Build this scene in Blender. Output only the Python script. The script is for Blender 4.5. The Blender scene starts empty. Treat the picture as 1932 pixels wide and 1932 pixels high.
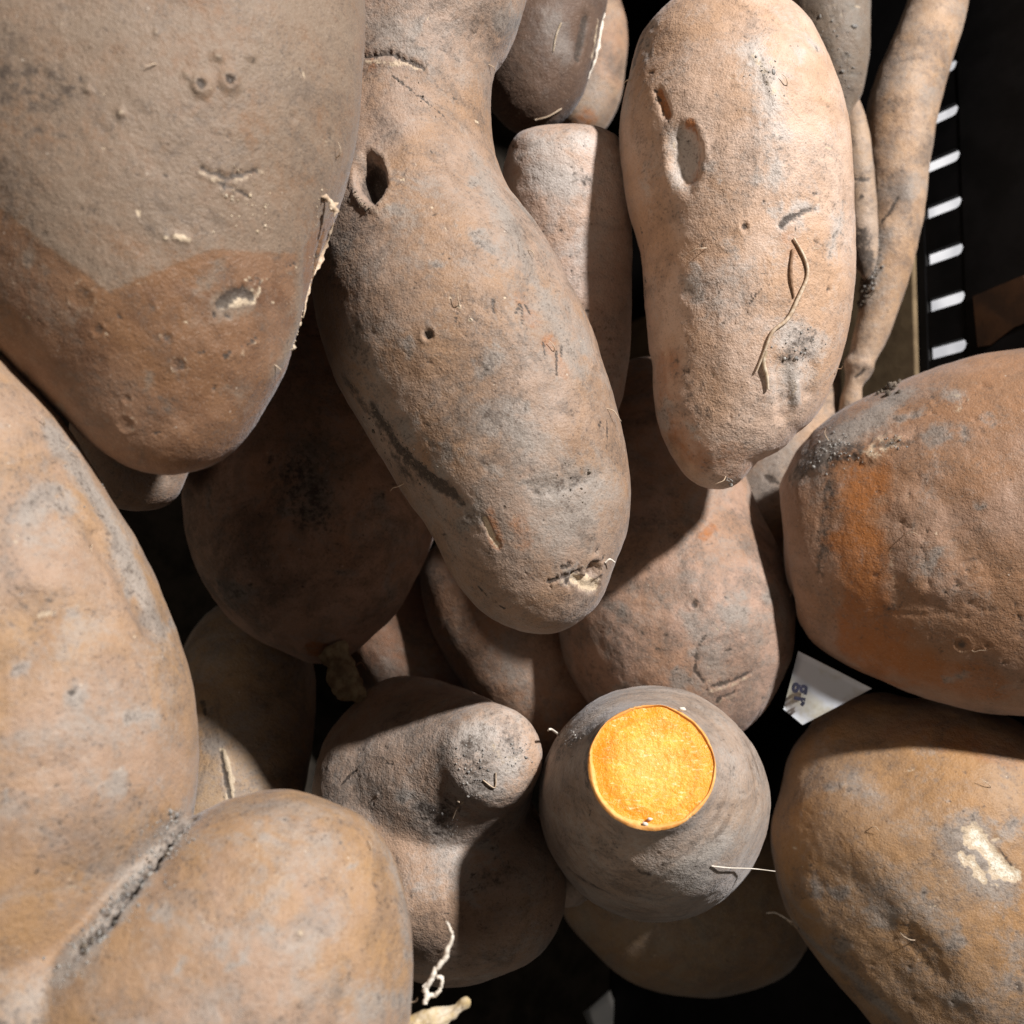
import bpy, math, random
import numpy as np
from mathutils import Matrix, Vector

# ------------------------------------------------------------------ camera, light, exposure
scene = bpy.context.scene
C = scene.collection
S = 1932.0                      # picture side used when measuring the photograph
F = 2170.0                      # focal length in those units
UP = np.array([.569, .125, .813]); UP /= np.linalg.norm(UP)      # gravity's up, seen from the tilted phone
row = np.array([-.036, -1., .179]); row -= UP * row.dot(UP); row /= np.linalg.norm(row)
YW = -row
XW = np.cross(YW, UP)
R3 = np.stack([XW, YW, UP])     # camera axes -> world axes
HC = .475                        # lens height above the shelf


def c2w(p):
    p = np.asarray(p, float)
    return p @ R3.T + np.array([0, 0, HC])


def ray(x, y, d):
    return np.array([(x - 966) / F * d, (966 - y) / F * d, -d])


def rayw(x, y, d):
    return c2w(ray(x, y, d))


def on_plane_z(x, y, z):
    r = R3 @ ray(x, y, 1.)
    t = (z - HC) / r[2]
    return np.array([0, 0, HC]) + r * t


cam_d = bpy.data.cameras.new('camera')
cam = bpy.data.objects.new('camera', cam_d)
C.objects.link(cam)
m = Matrix.Identity(4)
for i in range(3):
    for j in range(3):
        m[i][j] = R3[i][j]
m[2][3] = HC
cam.matrix_world = m
cam_d.sensor_width = 36
cam_d.lens = 36 * F / S
cam_d.clip_start = .01
cam_d.clip_end = 50
cam_d.dof.use_dof = True
cam_d.dof.focus_distance = .325
cam_d.dof.aperture_fstop = 14
scene.camera = cam

world = bpy.data.worlds.new('World')
scene.world = world
world.use_nodes = True
bg = world.node_tree.nodes['Background']
bg.inputs[0].default_value = (1., .88, .79, 1)
bg.inputs[1].default_value = .050

LDIR = np.array([.55, .57, .61]); LDIR /= np.linalg.norm(LDIR)   # towards the shop's ceiling lamp
lamp_d = bpy.data.lights.new('ceiling_spot', 'SPOT')
lamp_d.energy = 142
lamp_d.color = (1., .965, .93)
lamp_d.shadow_soft_size = .035
lamp_d.spot_size = math.radians(70)
lamp_d.spot_blend = .4
lamp = bpy.data.objects.new('ceiling_spot', lamp_d)
C.objects.link(lamp)
aim = ray(966, 966, .36)
lp = c2w(aim + LDIR * 1.35)
lamp.location = lp
lamp.rotation_euler = (Vector(c2w(aim)) - Vector(lp)).to_track_quat('-Z', 'Y').to_euler()

fill_d = bpy.data.lights.new('fill_light', 'AREA')      # added fill, weak and broad, lifts the sides turned from the spot
fill_d.energy = 2.5
fill_d.shape = 'DISK'
fill_d.size = .55
fill_d.color = (1., .88, .74)
fill = bpy.data.objects.new('fill_light', fill_d)
C.objects.link(fill)
fp = c2w(aim + np.array([-.42, -.30, .86]) * 1.3)
fill.location = fp
fill.rotation_euler = (Vector(c2w(aim)) - Vector(fp)).to_track_quat('-Z', 'Y').to_euler()

scene.view_settings.view_transform = 'Standard'
scene.view_settings.look = 'None'
scene.view_settings.exposure = 0
scene.view_settings.gamma = 1
scene.cycles.max_bounces = 4
scene.cycles.diffuse_bounces = 3
scene.cycles.glossy_bounces = 1
scene.cycles.use_adaptive_sampling = True
scene.cycles.adaptive_threshold = .02
scene.cycles.use_denoising = True
scene.cycles.denoiser = 'OPENIMAGEDENOISE'
scene.cycles.denoising_input_passes = 'RGB_ALBEDO_NORMAL'
scene.cycles.denoising_prefilter = 'NONE'

rng = np.random.default_rng(7)
random.seed(7)


# ------------------------------------------------------------------ numpy noise
def _hash(ix, iy, iz, seed):
    h = (ix * 374761393 + iy * 668265263 + iz * 2147483647 + seed * 1274126177) & 0xFFFFFFFF
    h = ((h ^ (h >> 13)) * 1274126177) & 0xFFFFFFFF
    h = ((h ^ (h >> 16)) * 2246822519) & 0xFFFFFFFF
    return ((h ^ (h >> 15)) & 0xFFFF) / 65535.0


def vnoise(p, freq, seed=0, octaves=3, rough=.5):
    """value noise, about -1..1"""
    out = np.zeros(len(p)); amp = 1.; tot = 0.
    for o in range(octaves):
        q = p * freq + seed * 3.71 + o * 11.3
        i = np.floor(q).astype(np.int64); f = q - i
        f = f * f * f * (f * (f * 6 - 15) + 10)
        x, y, z = i.T; fx, fy, fz = f.T
        v = 0
        for dx in (0, 1):
            for dy in (0, 1):
                for dz in (0, 1):
                    w = (fx if dx else 1 - fx) * (fy if dy else 1 - fy) * (fz if dz else 1 - fz)
                    v = v + w * _hash(x + dx, y + dy, z + dz, seed + o)
        out += amp * (v * 2 - 1); tot += amp
        amp *= rough; freq *= 2.07
    return out / tot


def sstep(a, b, x):
    t = np.clip((x - a) / (b - a), 0, 1)
    return t * t * (3 - 2 * t)


# ------------------------------------------------------------------ node helpers
class NT:
    def __init__(self, name):
        self.mat = bpy.data.materials.new(name)
        self.mat.use_nodes = True
        self.t = self.mat.node_tree
        self.n = self.t.nodes
        self.n.clear()
        self.out = self.n.new('ShaderNodeOutputMaterial')
        self.b = self.n.new('ShaderNodeBsdfPrincipled')
        self.t.links.new(self.b.outputs[0], self.out.inputs[0])

    def link(self, a, b):
        self.t.links.new(a, b)

    def put(self, sock, v):
        if hasattr(v, 'is_linked'):
            self.link(v, sock)
        elif isinstance(v, (tuple, list)) and len(v) == 3 and sock.type == 'RGBA':
            sock.default_value = (*v, 1)
        else:
            sock.default_value = v

    def math(self, op, a, b=0., c=None, clamp=False):
        n = self.n.new('ShaderNodeMath'); n.operation = op; n.use_clamp = clamp
        self.put(n.inputs[0], a); self.put(n.inputs[1], b)
        if c is not None:
            self.put(n.inputs[2], c)
        return n.outputs[0]

    def ss(self, v, a, b):
        n = self.n.new('ShaderNodeMapRange'); n.interpolation_type = 'SMOOTHSTEP'
        self.put(n.inputs[0], v); n.inputs[1].default_value = a; n.inputs[2].default_value = b
        return n.outputs[0]

    def mix(self, fac, a, b, mode='MIX'):
        n = self.n.new('ShaderNodeMix'); n.data_type = 'RGBA'; n.blend_type = mode
        self.put(n.inputs[0], fac); self.put(n.inputs[6], a); self.put(n.inputs[7], b)
        return n.outputs[2]

    def noise(self, vec, scale, detail=4., rough=.6, dist=0.):
        n = self.n.new('ShaderNodeTexNoise')
        n.inputs['Scale'].default_value = scale; n.inputs['Detail'].default_value = detail
        n.inputs['Roughness'].default_value = rough; n.inputs['Distortion'].default_value = dist
        self.link(vec, n.inputs['Vector'])
        return n.outputs[0]

    def coord(self, off=(0, 0, 0), sc=(1, 1, 1)):
        tc = self.n.new('ShaderNodeTexCoord'); mp = self.n.new('ShaderNodeMapping')
        mp.inputs['Location'].default_value = off; mp.inputs['Scale'].default_value = sc
        self.link(tc.outputs['Object'], mp.inputs['Vector'])
        return mp.outputs[0]

    def bump(self, h, dist, strength=1.):
        n = self.n.new('ShaderNodeBump')
        n.inputs['Strength'].default_value = strength; n.inputs['Distance'].default_value = dist
        self.link(h, n.inputs['Height'])
        self.link(n.outputs[0], self.b.inputs['Normal'])


SEED = [0]


def skin(name, c1=(.33, .195, .115), c2=(.35, .235, .17), c3=(.22, .145, .10), dustc=(.30, .265, .235),
         orange=(.36, .125, .026), dust=0., org=0., grain=1., ring=1., film=0., smudge=1.):
    """sweet potato skin: tan to pink mottling, grey soil dust, scuffed orange patches, pores"""
    SEED[0] += 1
    s = SEED[0]
    k = NT(name)
    v = k.coord((s * .37, s * .71, s * 1.13))
    n1 = k.noise(v, 30, 4, .6, .4)
    n2 = k.noise(v, 110, 5, .62, .3)
    n3 = k.noise(v, 520, 3, .68)
    n4 = k.noise(v, 1700, 1, .6)
    at = k.n.new('ShaderNodeAttribute'); at.attribute_name = 'marks'
    sep = k.n.new('ShaderNodeSeparateColor'); k.link(at.outputs['Color'], sep.inputs[0])
    gc = k.n.new('ShaderNodeAttribute'); gc.attribute_name = 'gc'
    st = k.noise(gc.outputs['Vector'], 260, 3, .6)
    col = k.mix(k.ss(n1, .36, .62), c1, c2)
    col = k.mix(k.math('MULTIPLY', k.ss(n2, .44, .66), .55), col, c3)
    # scuffed orange skin
    om = k.math('ADD', k.math('ADD', sep.outputs[2], org), k.math('MULTIPLY', k.math('SUBTRACT', n2, .5), .7))
    col = k.mix(k.math('MULTIPLY', k.ss(om, .30, .85), .92), col, orange)
    # dust
    def mul(x, w):
        return k.math('MULTIPLY', k.math('SUBTRACT', x, .5), w)
    dm = k.math('ADD', k.math('ADD', sep.outputs[0], dust), k.math('ADD', mul(n1, 1.1), k.math('ADD', mul(n2, 1.0), k.math('ADD', mul(n3, 1.0), mul(n4, .5)))))
    dmask = k.ss(dm, -.02, .85)
    col = k.mix(k.math('MULTIPLY', dmask, .85), col, dustc)
    # uneven film of dried soil and darker smears
    nS = k.noise(v, 46, 7, .74, .9)
    nT = k.noise(k.coord((s * .91 + 5, s * .23, s * .57)), 34, 7, .76, 1.4)
    fm = k.math('ADD', k.math('ADD', nS, film - .045), k.math('ADD', k.math('MULTIPLY', sep.outputs[0], .16), mul(n3, .25)))
    col = k.mix(k.math('MULTIPLY', k.ss(fm, .42, .64), .66), col, dustc)
    tm = k.math('ADD', k.math('ADD', nT, film * .5), mul(n3, .35))
    col = k.mix(k.math('MULTIPLY', k.ss(tm, .45, .68), .60 * smudge), col, (.105, .080, .064))
    # flecks of soil where the film is thick
    nf = k.noise(v, 1000, 2, .5)
    fk = k.math('MULTIPLY', k.ss(nf, .575, .65), k.ss(k.math('ADD', nT, k.math('MULTIPLY', sep.outputs[0], .08)), .42, .60))
    col = k.mix(k.math('MULTIPLY', fk, .46 * grain), col, (.075, .055, .044))
    # rings round the root
    col = k.mix(k.math('MULTIPLY', k.ss(st, .55, .75), .22 * ring), col, (.12, .08, .055))
    # pale scars and torn flesh
    pm = k.math('ADD', at.outputs['Alpha'], k.math('MULTIPLY', k.math('SUBTRACT', n3, .5), 1.3))
    col = k.mix(k.ss(pm, .32, .74), col, (.56, .45, .32))
    col = k.mix(k.ss(pm, .95, 1.3), col, (.78, .74, .62))
    # soil
    sm = k.math('ADD', sep.outputs[1], k.math('ADD', k.math('MULTIPLY', k.math('SUBTRACT', n3, .5), 1.5), k.math('MULTIPLY', k.math('SUBTRACT', n2, .5), .6)))
    smask = k.ss(sm, .22, .78)
    col = k.mix(k.math('MULTIPLY', smask, .93), col, (.055, .042, .034))
    # pores and grains
    vo = k.n.new('ShaderNodeTexVoronoi'); vo.inputs['Scale'].default_value = 420.
    k.link(v, vo.inputs['Vector'])
    sv = k.n.new('ShaderNodeSeparateColor'); k.link(vo.outputs['Color'], sv.inputs[0])
    dots = k.math('MULTIPLY', k.ss(vo.outputs['Distance'], .20, .09), k.ss(k.math('ADD', sv.outputs[0], k.math('MULTIPLY', k.math('SUBTRACT', n2, .5), 1.6)), .86, .95))
    lite = k.math('MULTIPLY', k.ss(vo.outputs['Distance'], .16, .07), k.ss(k.math('SUBTRACT', 1., sv.outputs[0]), .955, .965))
    col = k.mix(k.math('MULTIPLY', dots, .5 * grain), col, (.06, .042, .032))
    col = k.mix(k.math('MULTIPLY', lite, .5 * grain), col, (.62, .54, .45))
    col = k.mix(k.math('MULTIPLY', k.ss(n4, .56, .72), .34 * grain), col, (.10, .065, .045))
    col = k.mix(k.math('MULTIPLY', k.ss(n4, .40, .28), .18 * grain), col, (.62, .50, .40))
    col = k.mix(k.math('MULTIPLY', k.ss(n3, .58, .76), .38 * grain), col, (.15, .10, .07))
    gr = k.math('ADD', .70, k.math('ADD', k.math('MULTIPLY', n3, .36), k.math('MULTIPLY', n4, .26)))
    gv = k.n.new('ShaderNodeCombineColor')
    for q_ in range(3):
        k.link(gr, gv.inputs[q_])
    col = k.mix(1., col, gv.outputs[0], 'MULTIPLY')
    col = k.mix(1., col, (.97, .96, .955), 'MULTIPLY')
    k.link(col, k.b.inputs['Base Color'])
    k.b.inputs['Roughness'].default_value = .58
    k.b.inputs['Specular IOR Level'].default_value = .3
    k.b.inputs['Sheen Weight'].default_value = .16
    k.b.inputs['Sheen Roughness'].default_value = .45
    k.b.inputs['Sheen Tint'].default_value = (.9, .93, 1., 1)
    h = k.math('ADD', k.math('MULTIPLY', k.noise(v, 300, 4, .72), .95), k.math('MULTIPLY', n4, .30))
    k.bump(h, .0009, .62)
    return k.mat


def plain(name, c1, c2, scale=200., rough=.8, bump=.0003, spec=.3):
    k = NT(name)
    v = k.coord()
    n = k.noise(v, scale, 5, .65)
    k.link(k.mix(k.ss(n, .35, .65), c1, c2), k.b.inputs['Base Color'])
    k.b.inputs['Roughness'].default_value = rough
    k.b.inputs['Specular IOR Level'].default_value = spec
    if bump:
        k.bump(n, bump, .8)
    return k.mat


# ------------------------------------------------------------------ mesh helpers
def mesh_obj(name, verts, quads, mat, parent=None, origin=None, smooth=True, attrs=None):
    """verts in world space; quads an (n,4) or (n,3) array"""
    verts = np.asarray(verts, np.float64); quads = np.asarray(quads, np.int32)
    me = bpy.data.meshes.new(name)
    if origin is None:
        origin = verts.mean(0)
    if parent is not None:
        base = np.array(parent['_o'])
        local = verts - base
    else:
        local = verts - origin
    k = quads.shape[1]
    me.vertices.add(len(verts)); me.vertices.foreach_set('co', local.astype(np.float32).ravel())
    me.loops.add(quads.size); me.loops.foreach_set('vertex_index', quads.ravel())
    me.polygons.add(len(quads))
    me.polygons.foreach_set('loop_start', np.arange(0, quads.size, k, dtype=np.int32))
    me.polygons.foreach_set('loop_total', np.full(len(quads), k, np.int32))
    if smooth:
        me.polygons.foreach_set('use_smooth', np.ones(len(quads), bool))
    me.update(calc_edges=True)
    if attrs:
        for an, (ty, arr) in attrs.items():
            a = me.attributes.new(an, ty, 'POINT')
            a.data.foreach_set('color' if ty == 'FLOAT_COLOR' else 'vector', np.asarray(arr, np.float32).ravel())
    me.materials.append(mat)
    o = bpy.data.objects.new(name, me)
    C.objects.link(o)
    if parent is not None:
        o.parent = parent
    else:
        o.location = origin
    return o


def empty(name, loc, label, cat, group=None):
    o = bpy.data.objects.new(name, None)
    o.empty_display_size = .02
    C.objects.link(o)
    o.location = loc
    o['_o'] = [float(a) for a in loc]
    o['label'] = label; o['category'] = cat
    if group:
        o['group'] = group
    return o


def tag(o, label, cat, group=None):
    o['label'] = label; o['category'] = cat
    if group:
        o['group'] = group
    return o


def grid_quads(nu, nt):
    i = np.arange(nu - 1)[:, None]; j = np.arange(nt)[None, :]
    a = i * nt + j; b = i * nt + (j + 1) % nt; c = (i + 1) * nt + (j + 1) % nt; d = (i + 1) * nt + j
    return np.stack([a, d, c, b], -1).reshape(-1, 4)


def hermite(ts, ys, t):
    """cubic through the stations with limited slopes"""
    ts = np.asarray(ts, float); ys = np.asarray(ys, float)
    if ys.ndim == 1:
        ys = ys[:, None]
    d = np.diff(ys, axis=0) / np.diff(ts)[:, None]
    mm = np.zeros_like(ys)
    mm[0] = d[0]; mm[-1] = d[-1]
    h = np.diff(ts)
    mm[1:-1] = (d[:-1] * h[1:, None] + d[1:] * h[:-1, None]) / (h[1:] + h[:-1])[:, None]
    k = np.clip(np.searchsorted(ts, t, side='right') - 1, 0, len(ts) - 2)
    hh = h[k][:, None]; u = ((t - ts[k]) / h[k])[:, None]
    return ((2 * u ** 3 - 3 * u ** 2 + 1) * ys[k] + (u ** 3 - 2 * u ** 2 + u) * hh * mm[k]
            + (-2 * u ** 3 + 3 * u ** 2) * ys[k + 1] + (u ** 3 - u ** 2) * hh * mm[k + 1])


def gcyl(st, nu, nt, thick=.93, ref=None, twist=None):
    """swept body: stations (x, y, halfwidth, depth). Returns camera-space verts, quads, gc attr"""
    P = np.array([ray(x, y, d) for x, y, w, d in st])
    r2 = np.array([(w * d / F) ** 2 for x, y, w, d in st])
    seg = np.linalg.norm(np.diff(P, axis=0), axis=1)
    ts = np.concatenate([[0], np.cumsum(seg)])
    L = ts[-1]
    s = np.linspace(0, 1, nu)
    e = (1 - np.cos(np.pi * s)) / 2
    t = (e * .8 + s * .2)
    t = t * L
    Pc = hermite(ts, P, t)
    r = np.sqrt(np.maximum(hermite(ts, r2, t)[:, 0], 1e-10))
    T = np.gradient(Pc, t, axis=0)
    # steady the axis so rings do not cross
    for _ in range(12):
        T[1:-1] = (T[:-2] + T[1:-1] * 2 + T[2:]) / 4
    T /= np.linalg.norm(T, axis=1)[:, None]
    if ref is None:
        V = Pc / np.linalg.norm(Pc, axis=1)[:, None]
    else:
        V = np.tile(np.asarray(ref, float), (nu, 1))
    Sx = np.cross(T, V); Sx /= np.linalg.norm(Sx, axis=1)[:, None]
    B = np.cross(T, Sx)                      # towards the lens for ref None (sign fixed below)
    if ref is None:
        sgn = np.sign((B * V).sum(1)).mean()
        B = -B * np.sign(sgn)
    ph = np.linspace(0, 2 * np.pi, nt, endpoint=False)
    th = ph - (.35 * np.sin(ph) if ref is None else 0)      # finer on the side that shows
    cb, sb = np.cos(th), np.sin(th)
    verts = Pc[:, None, :] + r[:, None, None] * (B[:, None, :] * (thick * cb)[None, :, None] + Sx[:, None, :] * sb[None, :, None])
    g = np.stack([np.repeat(t, nt), np.tile(cb * .004, nu), np.tile(sb * .004, nu)], -1)
    return verts.reshape(-1, 3), grid_quads(nu, nt), g


def vnormals(v, q):
    if q.shape[1] == 4:
        n = np.cross(v[q[:, 2]] - v[q[:, 0]], v[q[:, 3]] - v[q[:, 1]])
    else:
        n = np.cross(v[q[:, 1]] - v[q[:, 0]], v[q[:, 2]] - v[q[:, 0]])
    N = np.zeros_like(v)
    for k in range(q.shape[1]):
        for c in range(3):
            N[:, c] += np.bincount(q[:, k], n[:, c], len(v))
    N /= np.maximum(np.linalg.norm(N, axis=1), 1e-20)[:, None]
    return N


def outward(v, q):
    N = vnormals(v, q)
    if (N * (v - v.mean(0))).sum() < 0:
        return q[:, ::-1].copy(), -N
    return q, N


def remesh(parts, voxel, smooth=8):
    """fuse several swept bodies into one skin"""
    vs, qs, off = [], [], 0
    for v, q in parts:
        q, _ = outward(v, q)
        vs.append(v); qs.append(q + off); off += len(v)
    tmp = mesh_obj('temp', np.concatenate(vs), np.concatenate(qs), bpy.data.materials.new('temp'), origin=np.zeros(3))
    md = tmp.modifiers.new('r', 'REMESH'); md.mode = 'VOXEL'; md.voxel_size = voxel
    ms = tmp.modifiers.new('s', 'SMOOTH'); ms.factor = .5; ms.iterations = smooth
    dg = bpy.context.evaluated_depsgraph_get()
    ev = tmp.evaluated_get(dg).to_mesh()
    v = np.empty(len(ev.vertices) * 3, np.float32); ev.vertices.foreach_get('co', v)
    lt = np.empty(len(ev.polygons), np.int32); ev.polygons.foreach_get('loop_total', lt)
    li = np.empty(len(ev.loops), np.int32); ev.loops.foreach_get('vertex_index', li)
    assert (lt == 4).all()
    me = tmp.data
    bpy.data.objects.remove(tmp); bpy.data.meshes.remove(me)
    bpy.data.materials.remove(bpy.data.materials['temp'])
    return v.reshape(-1, 3).astype(float), li.reshape(-1, 4)


class Body:
    """a potato's skin while it is shaped, in lens coordinates"""

    def __init__(self, v, q, g=None, seed=1, low=.035, lowf=22., mid=.0005, midf=80., fine=.00009):
        self.seed = seed
        q, N = outward(v, q)
        size = np.linalg.norm(v.max(0) - v.min(0))
        v = v + N * (vnoise(v, lowf, seed, 2) * low * .045)[:, None]
        v = v + N * (vnoise(v, midf, seed + 3, 3) * mid + vnoise(v, 420, seed + 5, 2) * fine)[:, None]
        self.v, self.q, self.N = v, q, vnormals(v, q)
        self.g = g
        self.marks = np.zeros((len(v), 4))
        self.reproject()
        self.extra = []

    def reproject(self):
        d = -self.v[:, 2]
        self.px = self.v[:, 0] / d * F + 966
        self.py = 966 - self.v[:, 1] / d * F
        self.front = (self.N * self.v).sum(1) < 0

    def at(self, x, y):
        """index of the skin vertex that shows at this spot"""
        e = (self.px - x) ** 2 + (self.py - y) ** 2 + np.where(self.front, 0, 1e7)
        k = np.argpartition(e, 12)[:12]
        k = k[e[k] < e[k].min() + 40]
        return k[np.argmax(self.v[k, 2])]

    def pt(self, x, y, lift=0.):
        k = self.at(x, y)
        return self.v[k] + self.N[k] * lift

    def dist(self, pts):
        A = np.array([self.pt(x, y) for x, y in pts])
        if len(A) == 1:
            return np.linalg.norm(self.v - A[0], axis=1), -A[0][2]
        best = np.full(len(self.v), 1e9)
        for a, b in zip(A[:-1], A[1:]):
            ab = b - a; L2 = max(ab.dot(ab), 1e-12)
            t = np.clip(((self.v - a) @ ab) / L2, 0, 1)
            best = np.minimum(best, np.linalg.norm(self.v - (a + t[:, None] * ab), axis=1))
        return best, -A[:, 2].mean()

    def mark(self, kind, pts, r, s=1., h=0., rag=.45):
        """kind: letters of d(ust) s(oil) o(range) p(ale); r in picture units; h raises (+) or sinks (-) in mm"""
        if isinstance(pts, tuple):
            pts = [pts]
        D, dep = self.dist(pts)
        rm = r * dep / F
        sel = D < rm * 2.2
        if not sel.any():
            return self
        v = self.v[sel]
        nz = vnoise(v, 1.1 / rm, self.seed + int(pts[0][0]) % 97, 3, .6) + (.8 * vnoise(v, .3 / rm, self.seed + int(pts[0][1]) % 89, 2) if rag > .5 else 0)
        e = D[sel] / rm * (1 + rag * nz)
        f = 1 - sstep(-.25 if kind == 'd' else .25, 1.3 if kind == 'd' else 1.15, e)
        for ch in kind:
            c = 'dsop'.find(ch)
            if c >= 0:
                self.marks[sel, c] = np.maximum(self.marks[sel, c], f * s) if s > 0 else np.minimum(self.marks[sel, c], f * s)
        if h:
            self.v[sel] += self.N[sel] * (f * h * .001)[:, None]
        return self

    def poly(self, kind, pts, s=1., soft=8., rag=10.):
        """a patch with a drawn outline"""
        P = np.array(pts, float)
        x = self.px + vnoise(self.v, 160, self.seed + 31, 3) * rag
        y = self.py + vnoise(self.v, 160, self.seed + 37, 3) * rag
        ins = np.zeros(len(x), bool); best = np.full(len(x), 1e9)
        for (x0, y0), (x1, y1) in zip(P, np.roll(P, -1, 0)):
            c = ((y0 > y) != (y1 > y)) & (x < (x1 - x0) * (y - y0) / (y1 - y0 + 1e-9) + x0)
            ins ^= c
            t = np.clip(((x - x0) * (x1 - x0) + (y - y0) * (y1 - y0)) / ((x1 - x0) ** 2 + (y1 - y0) ** 2 + 1e-9), 0, 1)
            best = np.minimum(best, np.hypot(x - x0 - t * (x1 - x0), y - y0 - t * (y1 - y0)))
        f = sstep(-soft, soft, np.where(ins, best, -best)) * self.front
        for ch in kind:
            c = 'dsop'.find(ch)
            self.marks[:, c] = np.maximum(self.marks[:, c], f * s) if s > 0 else np.minimum(self.marks[:, c], f * s)
        return self

    def oval(self, c, half, r, depth, soil=0., kind='', s=0., rim=.4):
        """an oval dish: centre, half length as a picture vector, half width"""
        a = self.pt(c[0] - half[0] * .8, c[1] - half[1] * .8); bb = self.pt(c[0] + half[0] * .8, c[1] + half[1] * .8)
        o = self.pt(*c); ax = bb - a; L = np.linalg.norm(ax) / 1.6; ax /= np.linalg.norm(ax)
        rm = r * -o[2] / F
        D = self.v - o; al = D @ ax; pe = np.linalg.norm(D - al[:, None] * ax, axis=1)
        e = np.sqrt((al / L) ** 2 + (pe / rm) ** 2)
        sel = e < 2.2
        e = e[sel] * (1 + .22 * vnoise(self.v[sel], 1.2 / rm, self.seed + 19, 3))
        f = 1 - sstep(.45, 1.02, e); ring = np.exp(-((e - 1.14) / .16) ** 2)
        self.v[sel] += self.N[sel] * (-f * depth * .001 + ring * rim * .001)[:, None]
        if soil:
            self.marks[sel, 1] = np.maximum(self.marks[sel, 1], f * soil)
        for ch in kind:
            q = 'dsop'.find(ch)
            self.marks[sel, q] = np.maximum(self.marks[sel, q], f * s)
        return self

    def hole(self, pts, r, depth, rim=.5, soil=.9):
        D, dep = self.dist(pts if isinstance(pts, list) else [pts])
        rm = r * dep / F
        sel = D < rm * 2.2
        nz = vnoise(self.v[sel], 1.3 / rm, self.seed + 17, 3)
        e = D[sel] / rm * (1 + .22 * nz)
        f = 1 - sstep(.45, 1.0, e)
        ring = np.exp(-((e - 1.15) / .28) ** 2)
        self.v[sel] += self.N[sel] * (-f * depth * .001 + ring * rim * .001)[:, None]
        self.marks[sel, 1] = np.maximum(self.marks[sel, 1], f * soil)
        self.marks[sel, 3] = np.maximum(self.marks[sel, 3], ring * .35)
        return self

    def crack(self, pts, r=4, depth=.8, pale=.0):
        self.mark('s', pts, r * 1.15, .9, -depth * .7, .9)
        if pale:
            self.mark('p', [(x + 3, y + 6) for x, y in pts], r * 1.6, pale, .2, .8)
        return self

    def speckle(self, n, box, r=(1.5, 3.5), kinds=('s',), s=.8, h=-.25):
        """little eyes and lenticels strewn over a patch"""
        for _ in range(n):
            x = rng.uniform(box[0], box[2]); y = rng.uniform(box[1], box[3])
            k = kinds[rng.integers(len(kinds))]
            rr = rng.uniform(*r) * .7
            dx = rng.normal() * rr; dy = rng.normal() * rr * .4
            e = ((self.px - x) ** 2 + (self.py - y) ** 2 + np.where(self.front, 0, 1e7)).min()
            if e > 100:
                continue
            self.mark(k, [(x - dx, y - dy), (x + dx, y + dy)], rr, s * rng.uniform(.5, 1), h * rng.uniform(.4, 1), .8)
        return self

    def scabs(self, n, box, r=(6, 15)):
        """corky scabs and healed nicks, no two alike"""
        for _ in range(n):
            x = rng.uniform(box[0], box[2]); y = rng.uniform(box[1], box[3])
            if ((self.px - x) ** 2 + (self.py - y) ** 2 + np.where(self.front, 0, 1e7)).min() > 60:
                continue
            rr = rng.uniform(*r); a = rng.uniform(0, 6.3); L = rr * rng.uniform(.2, 1.6)
            p = [(x - math.cos(a) * L, y - math.sin(a) * L), (x + math.cos(a) * L, y + math.sin(a) * L)]
            t = rng.random()
            p = [(x, y), (x + rng.normal() * rr, y + rng.normal() * rr), (x + rng.normal() * rr * 1.6, y + rng.normal() * rr * 1.6)]
            if t < .62:
                self.mark('d', p, rr * 1.9, .75, .1, .9); self.mark('s', p, rr * 1.3, .30, -.12, .95)
            elif t < .8:
                self.mark('s', p[:2], rr * 1.6, .27, 0, .9)
            elif t < .9:
                self.mark('s', p[:1], rr * .38, .8, -.35, .6); self.mark('d', p[:1], rr * 1.2, .6)
            else:
                self.mark('p', p[:1], rr * .35, .55, .4, .6)
        return self

    def build(self, name, mat, parent=None):
        w = c2w(self.v)
        at = {'marks': ('FLOAT_COLOR', self.marks)}
        if self.g is not None:
            at['gc'] = ('FLOAT_VECTOR', self.g)
        return mesh_obj(name, w, self.q, mat, parent, attrs=at)


def base_of(b):
    w = c2w(b.v)
    c = w.mean(0); c[2] = w[:, 2].min()
    return c


def tube(pts, rad, n=6, wob=0.):
    P = np.asarray(pts, float)
    t = np.linspace(0, 1, len(P)); tt = np.linspace(0, 1, (len(P) - 1) * 5 + 1)
    Q = hermite(t, P, tt)
    if wob:
        Q = Q + rng.normal(0, wob, Q.shape)
    rr = np.interp(tt, np.linspace(0, 1, len(rad)), rad)
    T = np.gradient(Q, axis=0); T /= np.linalg.norm(T, axis=1)[:, None] + 1e-12
    a = np.cross(T, [.31, .52, .79]); a /= np.linalg.norm(a, axis=1)[:, None] + 1e-12
    b = np.cross(T, a)
    ph = np.linspace(0, 2 * np.pi, n, endpoint=False)
    V = Q[:, None, :] + rr[:, None, None] * (a[:, None, :] * np.cos(ph)[None, :, None] + b[:, None, :] * np.sin(ph)[None, :, None])
    return V.reshape(-1, 3), grid_quads(len(Q), n)


def rootlet(parent, pts, rad, mat, name='rootlet', wob=0.):
    v, q = tube(pts, rad, 6, wob)
    return mesh_obj(name, c2w(v), q, mat, parent)


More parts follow.
